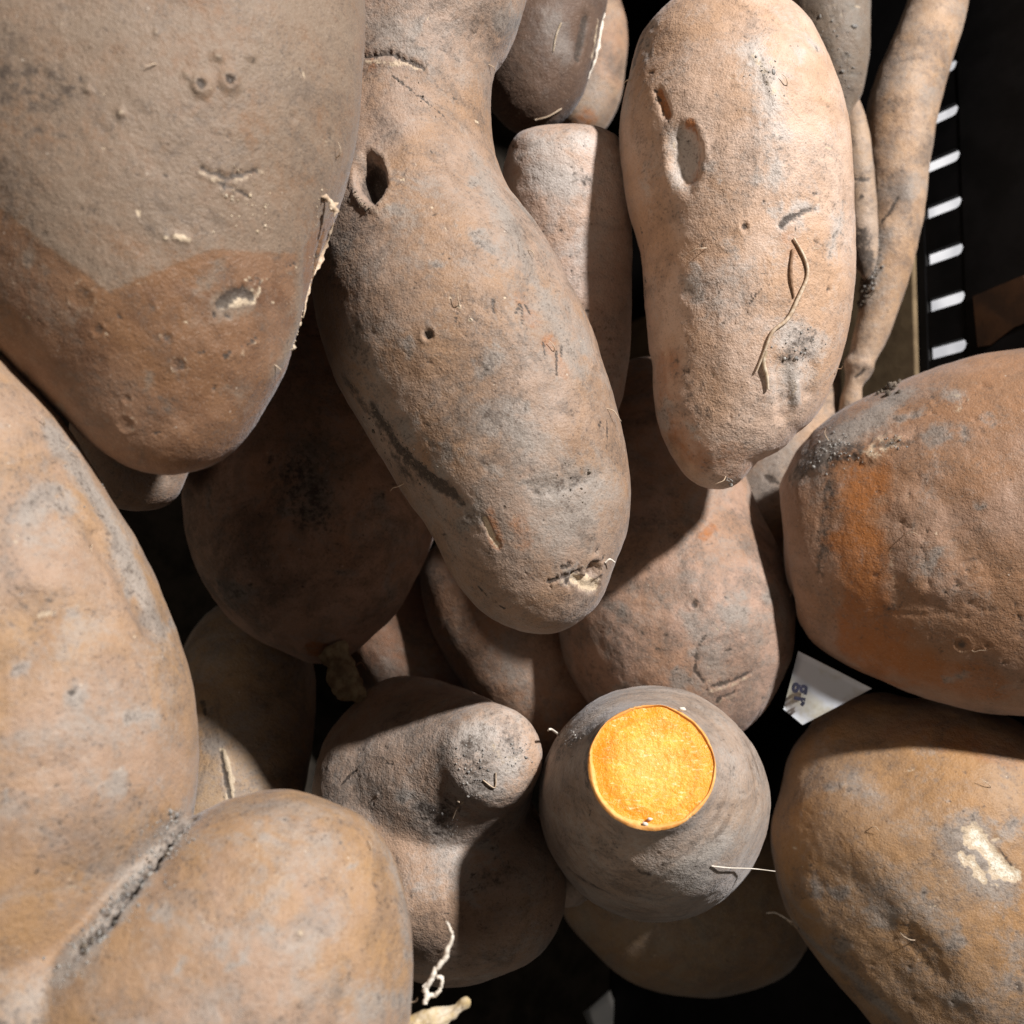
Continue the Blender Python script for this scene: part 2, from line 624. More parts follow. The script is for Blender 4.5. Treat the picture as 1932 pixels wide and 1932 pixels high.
def ribbon(parent, pts, width, mat, name='peeling_skin', seed=1, n=26):
    """ragged curled strip of skin; pts in lens space"""
    P = np.asarray(pts, float)
    tt = np.linspace(0, 1, n)
    Q = hermite(np.linspace(0, 1, len(P)), P, tt)
    T = np.gradient(Q, axis=0); T /= np.linalg.norm(T, axis=1)[:, None]
    Sd = np.cross(T, [0, 0, 1.]); Sd /= np.linalg.norm(Sd, axis=1)[:, None]
    up = np.cross(Sd, T)
    r = np.random.default_rng(seed)
    w = width * (.25 + r.random((n, 2)) ** 1.5) * np.sin(np.pi * (.06 + .9 * tt))[:, None]
    curl = r.normal(0, width * .35, n)
    rows = [Q - Sd * w[:, :1], Q + up * (width * .25 + curl * .3)[:, None], Q + Sd * w[:, 1:] + up * curl[:, None]]
    rows += [a_ - up * .00025 for a_ in rows[::-1]]
    V = np.stack(rows, 1).reshape(-1, 3)
    return mesh_obj(name, c2w(V), grid_quads(n, 6), mat, parent, smooth=False)


def hairs(b, e, spots):
    """short stray root hairs"""
    for x, y, L in spots:
        k = b.at(x, y)
        p = b.v[k]; n = b.N[k]; t = np.cross(n, rng.normal(size=3)); t /= np.linalg.norm(t)
        L = L * -p[2] / F
        rootlet(e, [p - n * .0002, p + n * L * .35 + t * L * .3, p + n * L * .45 + t * L * .75, p + n * L * .4 + t * L * 1.05 + rng.normal(0, L * .12, 3)], [.00016, .00013, .00007], M_root)


ICO_V = None


def ico():
    global ICO_V
    if ICO_V is None:
        p = (1 + 5 ** .5) / 2
        v = np.array([(-1, p, 0), (1, p, 0), (-1, -p, 0), (1, -p, 0), (0, -1, p), (0, 1, p), (0, -1, -p), (0, 1, -p), (p, 0, -1), (p, 0, 1), (-p, 0, -1), (-p, 0, 1)])
        v /= np.linalg.norm(v[0])
        f = np.array([(0, 11, 5), (0, 5, 1), (0, 1, 7), (0, 7, 10), (0, 10, 11), (1, 5, 9), (5, 11, 4), (11, 10, 2), (10, 7, 6), (7, 1, 8), (3, 9, 4), (3, 4, 2), (3, 2, 6), (3, 6, 8), (3, 8, 9), (4, 9, 5), (2, 4, 11), (6, 2, 10), (8, 6, 7), (9, 8, 1)])
        ICO_V = (v, f)
    return ICO_V


def crumbs(body, parent, spots, mat, name='soil_crumbs'):
    """spots: (polyline, spread, count, size px)"""
    v0, f0 = ico()
    vs, fs, off = [], [], 0
    for pts, spread, count, size in spots:
        for _ in range(count):
            k = rng.uniform(0, len(pts) - 1) if len(pts) > 1 else 0
            i = min(int(k), max(len(pts) - 2, 0)); fr = k - i
            a = np.array(pts[i]); b = np.array(pts[min(i + 1, len(pts) - 1)])
            x, y = a + (b - a) * fr + rng.normal(0, spread, 2)
            j = body.at(x, y)
            p = body.v[j]
            s = size * .46 * (-p[2]) / F * math.exp(rng.normal(0, .5))
            vv = v0 * rng.uniform(.55, 1.3, (12, 1)) * s * rng.uniform(.5, 1.3, 3) + p + body.N[j] * s * .05
            vs.append(vv); fs.append(f0 + off); off += 12
    o = mesh_obj(name, c2w(np.concatenate(vs)), np.concatenate(fs), mat, parent, smooth=False)
    o['kind'] = 'stuff'
    return o


def lump(parent, pts, mat, name, seed=3, nu=40, nt=36, amp=.0022, freq=170., ref=None):
    """knobbly stub: stations as for a potato"""
    v, q, g = gcyl(pts, nu, nt, .9, ref)
    q, N = outward(v, q)
    v = v + N * (vnoise(v, freq, seed, 4, .6) * amp)[:, None]
    return mesh_obj(name, c2w(v), q, mat, parent)


def box_mesh(name, lo, hi, mat, parent=None, bevel=.0):
    lo = np.asarray(lo, float); hi = np.asarray(hi, float)
    b = min(bevel, (hi - lo).min() * .45)
    if b <= 0:
        V = np.array([[(lo, hi)[(i >> k) & 1][k] for k in range(3)] for i in range(8)])
        Q = np.array([(0, 2, 3, 1), (4, 5, 7, 6), (0, 1, 5, 4), (2, 6, 7, 3), (0, 4, 6, 2), (1, 3, 7, 5)])
        return mesh_obj(name, V, Q, mat, parent, smooth=False)
    import bmesh
    bm = bmesh.new()
    vs = [bm.verts.new([(lo, hi)[(i >> k) & 1][k] for k in range(3)]) for i in range(8)]
    for f in ((0, 2, 3, 1), (4, 5, 7, 6), (0, 1, 5, 4), (2, 6, 7, 3), (0, 4, 6, 2), (1, 3, 7, 5)):
        bm.faces.new([vs[i] for i in f])
    bmesh.ops.bevel(bm, geom=list(bm.edges), offset=b, segments=2, profile=.5, affect='EDGES')
    base = np.array(parent['_o']) if parent is not None else (lo + hi) / 2
    bmesh.ops.translate(bm, verts=bm.verts, vec=-Vector(base))
    me = bpy.data.meshes.new(name); bm.to_mesh(me); bm.free()
    me.materials.append(mat)
    o = bpy.data.objects.new(name, me); C.objects.link(o)
    if parent is not None:
        o.parent = parent
    else:
        o.location = base
    return o


def extrude_poly(name, poly, axis, lo, hi, mat, parent=None):
    """poly: list of 2D points in the plane across `axis` (the other two axes in order)"""
    n = len(poly)
    oth = [k for k in range(3) if k != axis]
    V = np.zeros((2 * n, 3))
    for s, a in enumerate((lo, hi)):
        for i, p in enumerate(poly):
            V[s * n + i, axis] = a
            V[s * n + i, oth[0]] = p[0]; V[s * n + i, oth[1]] = p[1]
    import bmesh
    base = np.array(parent['_o']) if parent is not None else V.mean(0)
    bm = bmesh.new()
    vs = [bm.verts.new(Vector(p - base)) for p in V]
    bm.faces.new(vs[:n]); bm.faces.new(vs[n:][::-1])
    for i in range(n):
        j = (i + 1) % n
        bm.faces.new((vs[i], vs[n + i], vs[n + j], vs[j]))
    bmesh.ops.recalc_face_normals(bm, faces=bm.faces)
    me = bpy.data.meshes.new(name); bm.to_mesh(me); bm.free()
    me.materials.append(mat)
    o = bpy.data.objects.new(name, me); C.objects.link(o)
    if parent is not None:
        o.parent = parent
    else:
        o.location = base
    return o


# ------------------------------------------------------------------ materials shared by small parts
M_root = plain('root_fibre', (.42, .30, .20), (.62, .50, .38), 900, .8, 0)
M_rootpale = plain('pale_root', (.70, .62, .52), (.82, .76, .68), 900, .8, 0)
M_rootdark = plain('dark_root', (.16, .09, .05), (.30, .18, .11), 900, .8, 0)
M_soil = plain('dry_soil', (.06, .048, .038), (.22, .18, .14), 700, .95, .0004)
M_soilgrey = plain('grey_soil', (.16, .15, .145), (.42, .40, .37), 900, .95, .0004)
M_flake = plain('skin_flake', (.42, .32, .21), (.62, .52, .40), 500, .8, .0003)
M_stub = plain('woody_stub', (.20, .14, .085), (.40, .32, .20), 260, .9, .0008)
M_stubpale = plain('pale_stub', (.42, .31, .15), (.66, .58, .46), 160, .85, .0006)

# ------------------------------------------------------------------ setting: shelf and crate
M_shelf = plain('white_shelf', (.38, .39, .42), (.62, .63, .66), 22, .5, 0)
SH = .30
shelf = box_mesh('shelf', (-.42, -.75, -.03), (1.3, .95, 0.), M_shelf, None, .004)
shelf['kind'] = 'structure'; shelf['label'] = 'white shelf under the black crate, seen through the slots'

M_crate = plain('black_plastic', (.0035, .0033, .0035), (.007, .0065, .007), 60, .6, .0001, .12)
M_floor = plain('crate_floor_plastic', (.018, .015, .012), (.040, .033, .026), 60, .9, .0003, .1)

slot_ends = [(1825, 100), (1820, 190), (1815, 281), (1812, 373), (1810, 465), (1807, 556), (1804, 647)]
top0 = rayw(1812, 373, .46)
WX = top0[0]                                        # inner face of the far wall
ZT = top0[2]                                        # top of the slots


def on_wall(x, y):
    r = R3 @ ray(x, y, 1.)
    t = WX / r[0]
    return np.array([0, 0, HC]) + r * t


ys = [on_wall(x, y + 6)[1] for x, y in slot_ends]
pitch = (ys[0] - ys[-1]) / (len(ys) - 1)
ZB = on_wall(1745, 400)[2]
crate = empty('plastic_crate', (0, .02, .004), 'black slotted plastic crate holding the sweet potatoes', 'crate')
X0, Y0, Y1 = -.26, -.33, .36
TH = .003
ZR = ZT + .052
box_mesh('floor_panel', (X0, Y0, .006), (WX - .001, Y1, .012), M_floor, crate, .001)
box_mesh('lower_panel', (WX, Y0, .006), (WX + TH, Y1, ZB), M_crate, crate, .0008)
box_mesh('upper_panel', (WX, Y0, ZT), (WX + TH, Y1, ZR), M_crate, crate, .0008)
box_mesh('rim', (WX - .001, Y0 - .001, ZR), (WX + .009, Y1 + .001, ZR + .005), M_crate, crate, .0015)
slot_w = .0054
n0 = int((Y1 - ys[0]) / pitch); n1 = int((ys[-1] - Y0) / pitch)
slot_c = [ys[0] + pitch * k for k in range(n0, 0, -1)] + [ys[0] - pitch * k for k in range(len(ys) + n1)]
edge_hi = Y1
fr = .0024
for k, yc in enumerate(slot_c + [None]):
    hi = edge_hi
    lo = yc + slot_w / 2 if yc is not None else Y0
    a = [(hi, ZB), (hi, ZT - fr)]
    for j in range(1, 5):
        t = j / 4 * math.pi / 2
        if k > 0:
            a.append((hi + fr * (1 - math.cos(t)), ZT - fr + fr * math.sin(t)))
    if k == 0:
        a.append((hi, ZT))
    b = []
    if yc is not None:
        for j in range(4, 0, -1):
            t = j / 4 * math.pi / 2
            b.append((lo - fr * (1 - math.cos(t)), ZT - fr + fr * math.sin(t)))
    else:
        b.append((lo, ZT))
    b += [(lo, ZT - fr), (lo, ZB)]
    extrude_poly('slat', a + b, 0, WX + .0002, WX + TH - .0002, M_crate, crate)
    if yc is not None:
        edge_hi = yc - slot_w / 2
# the other sides, low at the front where the lens leans over them
box_mesh('side_panel', (X0, Y1 + .0002, .006), (WX + TH, Y1 + .0032, ZR - .01), M_crate, crate, .0008)
box_mesh('side_panel', (X0, Y0 - .0032, .006), (WX + TH, Y0 - .0002, ZR - .01), M_crate, crate, .0008)
box_mesh('front_panel', (X0 - .0032, Y0, .006), (X0 - .0002, Y1, ZR - .06), M_crate, crate, .0008)

M_card = plain('brown_cardboard', (.13, .09, .05), (.19, .135, .075), 90, .9, .0003)
card_top = on_wall(1733, 560)[2]
cy0, cy1 = on_wall(1733, 800)[1], on_wall(1733, 400)[1]
card = box_mesh('cardboard_strip', (WX - .0035, cy0, .0122), (WX - .0006, cy1, card_top), M_card, None, .0006)
tag(card, 'tan cardboard strip standing against the slotted crate wall', 'cardboard')

M_tape = plain('brown_tape', (.022, .010, .005), (.05, .021, .008), 70, .6, .0003)
tp = [on_wall(1837, 560), on_wall(1932, 520), on_wall(1960, 600), on_wall(1915, 618), on_wall(1870, 652), on_wall(1846, 655)]
tape = extrude_poly('tape_patch', [(p[1], p[2]) for p in tp], 0, WX - .0006, WX - .0001, M_tape)
tag(tape, 'torn brown tape patch on the upper band of the crate wall', 'tape')

# ------------------------------------------------------------------ sweet potatoes
GROUP = 'sweet potatoes heaped in the crate'


def potato(name, st, label, mat, nu=200, nt=260, thick=.93, ref=None, seed=1, **kw):
    v, q, g = gcyl(st, nu, nt, thick, ref)
    b = Body(v, q, g, seed, **kw)
    b.name, b.label, b.mat = name, label, mat
    return b


def finish(b, parts=None):
    """thing = empty at its base > body and the small pieces that grow on it"""
    if parts is None:
        o = b.build('sweet_potato', b.mat)
        tag(o, b.label, 'sweet potato', GROUP)
        return o
    e = empty('sweet_potato', base_of(b), b.label, 'sweet potato', GROUP)
    b.build('body', b.mat, e)
    parts(b, e)
    return e


def with_d(st, d0, d1=None):
    d1 = d0 if d1 is None else d1
    P = np.array([(x, y) for x, y, w in st], float)
    t = np.concatenate([[0], np.cumsum(np.linalg.norm(np.diff(P, axis=0), axis=1))])
    t /= t[-1]
    return [(x, y, w, d0 + (d1 - d0) * k) for (x, y, w), k in zip(st, t)]


# --- large one, upper left
b = potato('p', with_d([(350, 884, 0), (344, 852, 100), (330, 785, 168), (315, 700, 235), (291, 600, 300), (262, 450, 368), (250, 300, 408),
                        (255, 100, 428), (255, -100, 430), (250, -280, 380), (245, -400, 260), (245, -460, 0)], .275, .300),
           'largest sweet potato, dusty, its rounded tip darkened to orange-brown for shade, in the upper left corner', skin('skin_upper_left', c1=(.205, .105, .05), c2=(.235, .135, .08), c3=(.15, .088, .05), dustc=(.225, .170, .125), orange=(.115, .043, .017), dust=-.05, grain=.9, ring=.6, film=-.07, smudge=1.1),
           330, 420, .80, seed=11, low=.05)
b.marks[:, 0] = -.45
b.poly('d', [(-400, -300), (720, -300), (690, 330), (560, 480), (400, 470), (205, 552), (0, 395), (-400, 150)], .72, 4, 3)  # dust, and the lit side of a V-shaped shadow edge painted with it
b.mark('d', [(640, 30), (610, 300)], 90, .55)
b.poly('o', [(-400, 150), (0, 400), (205, 560), (400, 478), (560, 486), (700, 600), (400, 950), (-300, 950)], .42, 6, 5)  # shaded side below that edge, painted in as darker orange-brown skin
b.mark('o', [(60, 560), (180, 700), (330, 800), (450, 700)], 150, .5)
b.mark('o', [(420, 560), (520, 560)], 80, .5)
b.mark('o', (395, 250), 60, .55)
b.mark('s', [(20, 160), (110, 170)], 65, .42, 0, .6)
b.mark('s', [(130, 260), (60, 250)], 45, .35, 0, .8)
b.mark('d', [(420, 330), (470, 420), (560, 420)], 50, .8, .3, .8)
for x, y in ((381, 156), (438, 152)):
    b.mark('p', (x, y), 24, .75, 1.3, .3); b.mark('p', (x, y), 13, -.01, 0, .1); b.mark('s', (x, y), 12, 1.3, -1.2, .3)
for x, y, r in ((412, 103, 14), (478, 103, 12), (355, 140, 9), (235, 215, 11), (300, 60, 7), (170, 170, 10)):
    b.mark('p', (x, y), r, .5, .8, .4)
    b.mark('s', (x + 2, y + r * 1.1), r * .8, .55, 0, .4)
for x, y, r in ((558, 222, 13), (628, 255, 12), (150, 562, 24), (235, 805, 18), (240, 760, 10), (180, 625, 13), (320, 640, 11), (345, 690, 14)):
    b.hole((x, y), r, .25, .1, .42)
b.mark('s', (318, 768), 40, .38, .3, .3); b.mark('d', (318, 768), 22, .5, -.3)
b.crack([(385, 322), (430, 338), (490, 322)], 7, 1.0, .45)
b.crack([(420, 348), (470, 368)], 6, .8, .3)
b.mark('p', [(335, 448), (360, 455)], 8, .7, .6); b.mark('p', (318, 452), 7, .8, .6)
b.crack([(420, 572), (450, 555), (480, 560)], 12, .8, .7)
b.crack([(480, 530), (560, 500)], 4, .3, .5)
b.crack([(612, 440), (585, 560), (572, 640)], 7, 1.4, .35)
b.mark('d', [(570, 460), (560, 620), (520, 700)], 32, .8, .5, .6)
b.crack([(430, 670), (490, 640)], 5, .3, .4)
b.scabs(26, (20, 20, 640, 820), (6, 16))
b.speckle(60, (40, 40, 640, 820), (3, 6), ('s', 's', 'p'), .7)


def parts(b, e):
    crumbs(b, e, [([(583, 600), (570, 640), (560, 655)], 9, 46, 4.5), ([(600, 480), (590, 560)], 5, 26, 3), ([(430, 350), (500, 420)], 30, 60, 3), ([(620, 350), (600, 420)], 6, 16, 3)], M_flake, 'skin_flakes')
    hairs(b, e, ((640, 300, 26), (520, 690, 22), (300, 120, 20)))
    ribbon(e, [b.pt(610, 368, .0003), ray(622, 378, .281), ray(630, 394, .2805), ray(631, 412, .281)], .0016, M_root, 'loose_chip', 8, 14)
    ribbon(e, [b.pt(x, y, .0005) for x, y in ((628, 420), (612, 480), (598, 540), (584, 600))], .0008, M_root, 'loose_chip', 9, 30)


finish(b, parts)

# --- long lit one in the middle
b = potato('p', with_d([(1052, 1192, 0), (1044, 1160, 86), (1022, 1085, 146), (984, 905, 206), (920, 742, 229), (824, 560, 231), (768, 400, 197), (760, 225, 168),
                        (766, 90, 175), (790, 0, 195), (805, -120, 205), (812, -260, 160), (812, -330, 0)], .328, .352),
           'long sweet potato with a black hole near its neck, lying down the middle', skin('skin_middle', c1=(.33, .205, .125), c2=(.36, .26, .20), dust=.06, grain=1.2, film=.0),
           460, 380, 1.0, seed=23, low=.025)
b.oval((695, 332), (8, 50), 34, 7.5, 1.2, '', 0, .25)
b.mark('p', [(668, 365), (680, 388), (708, 392)], 12, .4, .5, .8)
b.mark('s', [(694, 318), (700, 345)], 26, 1.3, 0, .1)
b.mark('p', [(665, 365), (690, 392), (715, 380)], 12, .35, .3)
b.crack([(685, 108), (740, 108), (802, 124)], 6, 1.2, .55)
b.crack([(745, 140), (790, 175), (840, 215)], 3, .3, .3)
b.mark('d', [(720, 60), (760, 80)], 60, .6)
b.mark('o', [(690, 100), (700, 130)], 20, .5)
b.mark('d', [(900, 300), (1010, 520), (1100, 700)], 30, .6)
b.mark('d', [(960, 780), (1000, 850)], 50, .65)
b.mark('d', [(1040, 930), (1130, 900), (1100, 980)], 62, .75, -.4)
b.mark('s', [(1020, 930), (1110, 905)], 26, .45, -.6, .9)
b.mark('s', [(700, 780), (745, 850), (800, 900), (850, 935)], 24, .85, -.7, .6)
b.mark('s', [(650, 720), (700, 790), (760, 880)], 30, .55, 0, .7)
b.mark('sd', [(640, 500), (700, 760)], 70, .30, 0, .5)
b.mark('o', [(990, 560), (1010, 600)], 32, .55)
b.mark('o', [(1040, 640), (1070, 700)], 28, .55)
for x, y, dx, dy in ((990, 590, 0, 14), (935, 573, -1, 10), (1053, 680, 2, 22), (1030, 655, 4, 10), (1065, 660, 0, 10), (985, 580, -8, 8), (997, 582, 8, 8), (1150, 810, 2, 16), (1140, 800, -5, 4)):
    b.mark('s', [(x, y - dy), (x + dx, y + dy)], 3.6, .95, -.3, .5)
b.hole((802, 633), 12, 1.2, .3, .9)
b.mark('o', [(920, 975), (925, 1000), (935, 1030)], 24, .6)
b.mark('p', [(912, 985), (922, 1010), (935, 1032)], 10, .8, -.5, .4)
b.mark('o', [(975, 985), (990, 1030)], 30, .55)
b.mark('p', (968, 980), 8, .5)
b.mark('p', [(1085, 1095), (1130, 1110)], 17, .95, -1.4, .7)
b.hole((1122, 1078), 22, 2.2, .3, .35)
b.crack([(1040, 1100), (1090, 1080), (1140, 1055)], 5, .7, .5)
b.crack([(1060, 1075), (1130, 1040)], 4, .5, .3)
b.mark('s', (1075, 1095), 10, .8, -.4)
b.crack([(950, 1190 - 40), (900, 1110)], 3, .2)
b.mark('d', (1040, 1000), 60, .5)
b.mark('o', [(985, 1110), (1060, 1150)], 60, .35)
for x, y in ((868, 578), (890, 605)):
    b.mark('p', (x, y - 6), 6, .9, .5); b.mark('s', [(x - 4, y + 4), (x - 12, y + 24)], 3, .8)
b.scabs(30, (670, 20, 1180, 1150), (5, 13))
b.speckle(120, (660, 20, 1180, 1150), (2, 5), ('s', 's', 's', 'p'), .8)


def parts(b, e):
    crumbs(b, e, [([(700, 780), (745, 850), (800, 900)], 14, 110, 4), ([(1040, 930), (1110, 905)], 22, 60, 2.6), ([(675, 375), (700, 390)], 8, 26, 3), ([(760, 150), (830, 200)], 14, 26, 2.4)], M_soil)
    hairs(b, e, ((1150, 770, 30), (868, 575, 24), (1050, 660, 22), (760, 915, 34), (925, 120, 16), (1000, 470, 18)))
    rootlet(e, [b.pt(1141, 1062, .0002), b.pt(1146, 1052, .0012), b.pt(1150, 1058, .002)], [.0003, .0002], M_rootpale)


finish(b, parts)

# --- bright upright one with an oval wound
b = potato('p', with_d([(1375, 920, 0), (1362, 880, 74), (1366, 800, 132), (1391, 700, 171), (1406, 600, 190), (1403, 450, 200), (1388, 330, 213), (1378, 230, 210),
                        (1362, 130, 183), (1343, 60, 146), (1332, 18, 104), (1325, -10, 0)], .355, .362),
           'bright upright sweet potato with an oval healed wound and a loose root, right of centre', skin('skin_bright', c1=(.50, .32, .205), c2=(.59, .435, .34), c3=(.40, .26, .175), dustc=(.50, .45, .41), dust=.0, film=-.05, smudge=.7),
           300, 340, .95, seed=31, low=.03)
b.oval((1285, 300), (6, 76), 40, 2.4, 0, 'd', .8, .25)
b.mark('d', [(1272, 260), (1278, 340)], 24, .9, 0)
b.mark('p', [(1268, 270), (1275, 340)], 9, .42, .2)
b.mark('o', [(1298, 240), (1306, 300), (1300, 340)], 17, .95, 0)
b.mark('o', [(1238, 172), (1255, 215)], 12, .95, -.8, .3)
b.crack([(1232, 165), (1256, 225)], 4, .6)
b.mark('s', [(1215, 60), (1195, 120)], 24, .6, 0, .8)
b.mark('d', [(1200, 60), (1180, 200)], 35, .7)
b.mark('d', [(1420, 90), (1450, 150), (1460, 190)], 44, .85)
b.mark('p', [(1425, 100), (1450, 140), (1460, 175)], 15, .5, .4, .9)
b.mark('s', [(1440, 110), (1455, 150)], 16, .45, 0, .9)
b.mark('o', [(1250, 700), (1300, 850), (1400, 880)], 80, .55)
b.mark('o', [(1490, 450), (1510, 500)], 34, .45)
b.mark('d', [(1480, 420), (1510, 390), (1545, 395)], 16, .8); b.mark('s', [(1478, 428), (1500, 405), (1540, 395)], 8, .8, -.4, .7)
b.hole((1400, 430), 10, .5, .2, .7); b.hole((1545, 462), 10, .5, .2, .5); b.hole((1570, 545), 9, .5, .2, .6)
b.mark('d', [(1500, 640), (1540, 660), (1500, 720)], 60, .8)
b.mark('s', [(1490, 680), (1530, 640)], 32, .5, 0, .9)
b.mark('d', [(1497, 690), (1503, 730), (1505, 760)], 14, 1.2, .3, .9); b.mark('p', [(1500, 720), (1504, 750)], 7, .4, .2, .95)
b.mark('', [(1480, 700), (1486, 780)], 28, 1, -1.3, .2); b.mark('', [(1530, 690), (1530, 740)], 26, 1, -1.1, .2)
b.mark('s', [(1310, 790), (1370, 820)], 60, .36, 0, .8)
b.mark('s', [(1270, 690), (1290, 740)], 36, .32, 0, .8)
b.mark('d', (1390, 520), 120, .35)
b.crack([(1410, 575), (1435, 540)], 2.5, .2); b.crack([(1205, 430), (1212, 560)], 3, .2)
b.scabs(22, (1200, 40, 1590, 860), (5, 13))
b.speckle(70, (1200, 40, 1590, 860), (2.5, 6), ('s', 's', 'p'), .7)


def parts(b, e):
    hairs(b, e, ((1330, 470, 26), (1190, 150, 18), (1585, 700, 22), (1370, 900, 24), (1490, 160, 20)))
    rootlet(e, [b.pt(x, y, .0006) for x, y in ((1500, 452), (1520, 490), (1527, 520), (1508, 565), (1490, 600), (1462, 630), (1445, 665), (1428, 705))], [.0003, .0005, .0006, .0006, .0005, .0003], M_root)
    rootlet(e, [b.pt(x, y, .0003) for x, y in ((1500, 470), (1497, 520), (1503, 560))], [.0004, .0006, .0003], M_rootdark)
    rootlet(e, [b.pt(x, y, .0006) for x, y in ((1444, 668), (1440, 690), (1447, 715), (1447, 738))], [.0006, .0006, .0004], M_flake)
    crumbs(b, e, [([(1490, 680), (1530, 640)], 24, 60, 3), ([(1430, 110), (1460, 170)], 18, 40, 3), ([(1385, 912), (1370, 905)], 6, 20, 4)], M_soilgrey)


finish(b, parts)

# --- two lobed one, left and bottom left: one skin with a dirty crease
sA = with_d([(-262, 560, 0), (-240, 640, 120), (-199, 741, 200), (-163, 807, 228), (-120, 905, 258), (-58, 1082, 290), (8, 1246, 308), (36, 1390, 324), (35, 1455, 330),
             (15, 1590, 322), (-20, 1750, 300), (-60, 1900, 250), (-100, 2050, 150), (-110, 2110, 0)], .270, .255)
sB = with_d([(512, 1494, 0), (512, 1512, 92), (512, 1560, 178), (508, 1630, 240), (490, 1710, 294), (464, 1790, 333), (430, 1870, 366), (400, 1960, 392), (370, 2100, 395), (340, 2250, 330), (330, 2370, 0)], .262, .250)
vA, qA, _ = gcyl(sA, 120, 150, .9)
vB, qB, _ = gcyl(sB, 120, 150, .85)
vC, qC, _ = gcyl(with_d([(60, 1780, 0), (58, 1830, 90), (50, 1920, 160), (40, 2020, 170), (40, 2150, 0)], .236), 60, 80, .75)
v, q = remesh([(vA, qA), (vB, qB), (vC, qC)], .00075, 6)
b = Body(v, q, None, 41, low=.055, lowf=17.)
b.mark('', [(190, 1010), (240, 1090), (285, 1180)], 34, 1, -1.2, .2)
b.mark('', [(60, 1150), (170, 1165)], 60, 1, -1.0, .2)
b.mark('', [(560, 1600), (660, 1640)], 70, 1, -.9, .2)
b.label = 'big two-lobed sweet potato with a dirt-filled crease, at the left and bottom left'
b.mat = skin('skin_two_lobed', c1=(.37, .225, .115), c2=(.37, .25, .175), c3=(.26, .17, .11), dustc=(.34, .30, .265), dust=.02, grain=1.1, smudge=.7)
cre = [(352, 1545), (310, 1590), (250, 1665), (200, 1730), (150, 1785), (105, 1840)]
b.mark('d', cre, 46, 1.0, 0, .6)
b.mark('s', cre[:5], 22, .62, -1.0, .8)
b.mark('s', cre[:4], 12, 1.5, -4.2, .3)
b.mark('p', [(338, 1572), (300, 1622), (282, 1642)], 5, .9, .0, .4)  # lit potato behind the open crease, painted on as a pale streak
b.mark('d', [(110, 820), (190, 940), (250, 1060), (310, 1190)], 40, 1.15, -.3, .5)
b.mark('s', [(150, 880), (215, 1000), (260, 1080)], 26, .34, 0, .9)
b.mark('o', [(60, 880), (130, 1060)], 75, .35); b.mark('o', [(60, 1250), (110, 1180)], 60, .30)
b.mark('d', (147, 1312), 30, .95, .3); b.mark('s', (138, 1305), 11, .8, -.5)
b.mark('p', [(80, 1158), (115, 1153)], 12, .4, .4); b.mark('d', (150, 1157), 20, .7)
b.hole((202, 1053), 6, .5, .1, .9); b.hole((175, 1022), 7, .4, .1, .8); b.hole((182, 1584), 6, .5, .3, .7)
b.mark('o', [(620, 1700), (640, 1800), (690, 1830)], 70, .35)
b.mark('d', [(740, 1600), (770, 1760)], 40, .6)
b.mark('p', (570, 1757), 9, .8, .8, .3); b.mark('d', (590, 1800), 40, .55)
b.mark('p', (620, 1668), 9, .4, .5); b.hole((715, 1660), 15, .5, .2, .35)
b.mark('d', [(20, 1900), (80, 1880)], 60, .6); b.mark('p', [(150, 1830), (130, 1880)], 16, .3)
b.mark('d', [(690, 1900), (790, 1880)], 40, .7)
b.mark('s', [(60, 1930), (20, 1900)], 40, .35, 0, .8)
b.scabs(22, (0, 800, 340, 1600), (5, 13)); b.scabs(18, (300, 1540, 780, 1920), (5, 14))
b.speckle(90, (0, 760, 350, 1700), (2.5, 6), ('s', 's', 'p'), .6)
b.speckle(60, (260, 1520, 790, 1920), (2.5, 6), ('s', 'p'), .6)


def parts(b, e):
    hairs(b, e, ((132, 845, 18), (180, 1020, 20), (90, 800, 26), (700, 1600, 18), (795, 1890, 26)))
    crumbs(b, e, [(cre[:5], 12, 420, 4.2), (cre, 24, 330, 3.0), ([(130, 850), (190, 940)], 16, 30, 2.5)], M_soilgrey)
    crumbs(b, e, [(cre[1:5], 7, 120, 4.0)], M_soil)
    lump(e, [(775, 1948, 30, .262), (800, 1936, 28, .262), (830, 1922, 25, .262), (855, 1910, 17, .262), (868, 1902, 12, .262), (876, 1896, 10, .262), (882, 1888, 0, .262)], M_stubpale, 'root_stub', 5)
    d = .262
    pts = [(800, 1893), (806, 1880), (803, 1866), (815, 1845), (822, 1830), (838, 1812), (846, 1790), (853, 1768), (850, 1755), (843, 1738)]
    rootlet(e, [ray(x, y, d) for x, y in pts], [.0006, .0007, .0006, .0007, .0004, .00025], M_rootpale, wob=.00012)
    pts = [(806, 1880), (822, 1876), (832, 1862), (834, 1846), (826, 1843)]
    rootlet(e, [ray(x, y, d) for x, y in pts], [.0006, .0004, .0005], M_rootpale, wob=.0001)
    rootlet(e, [ray(x, y, d) for x, y in ((798, 1862), (808, 1852), (815, 1846))], [.0003, .0002], M_rootpale)


finish(b, parts)

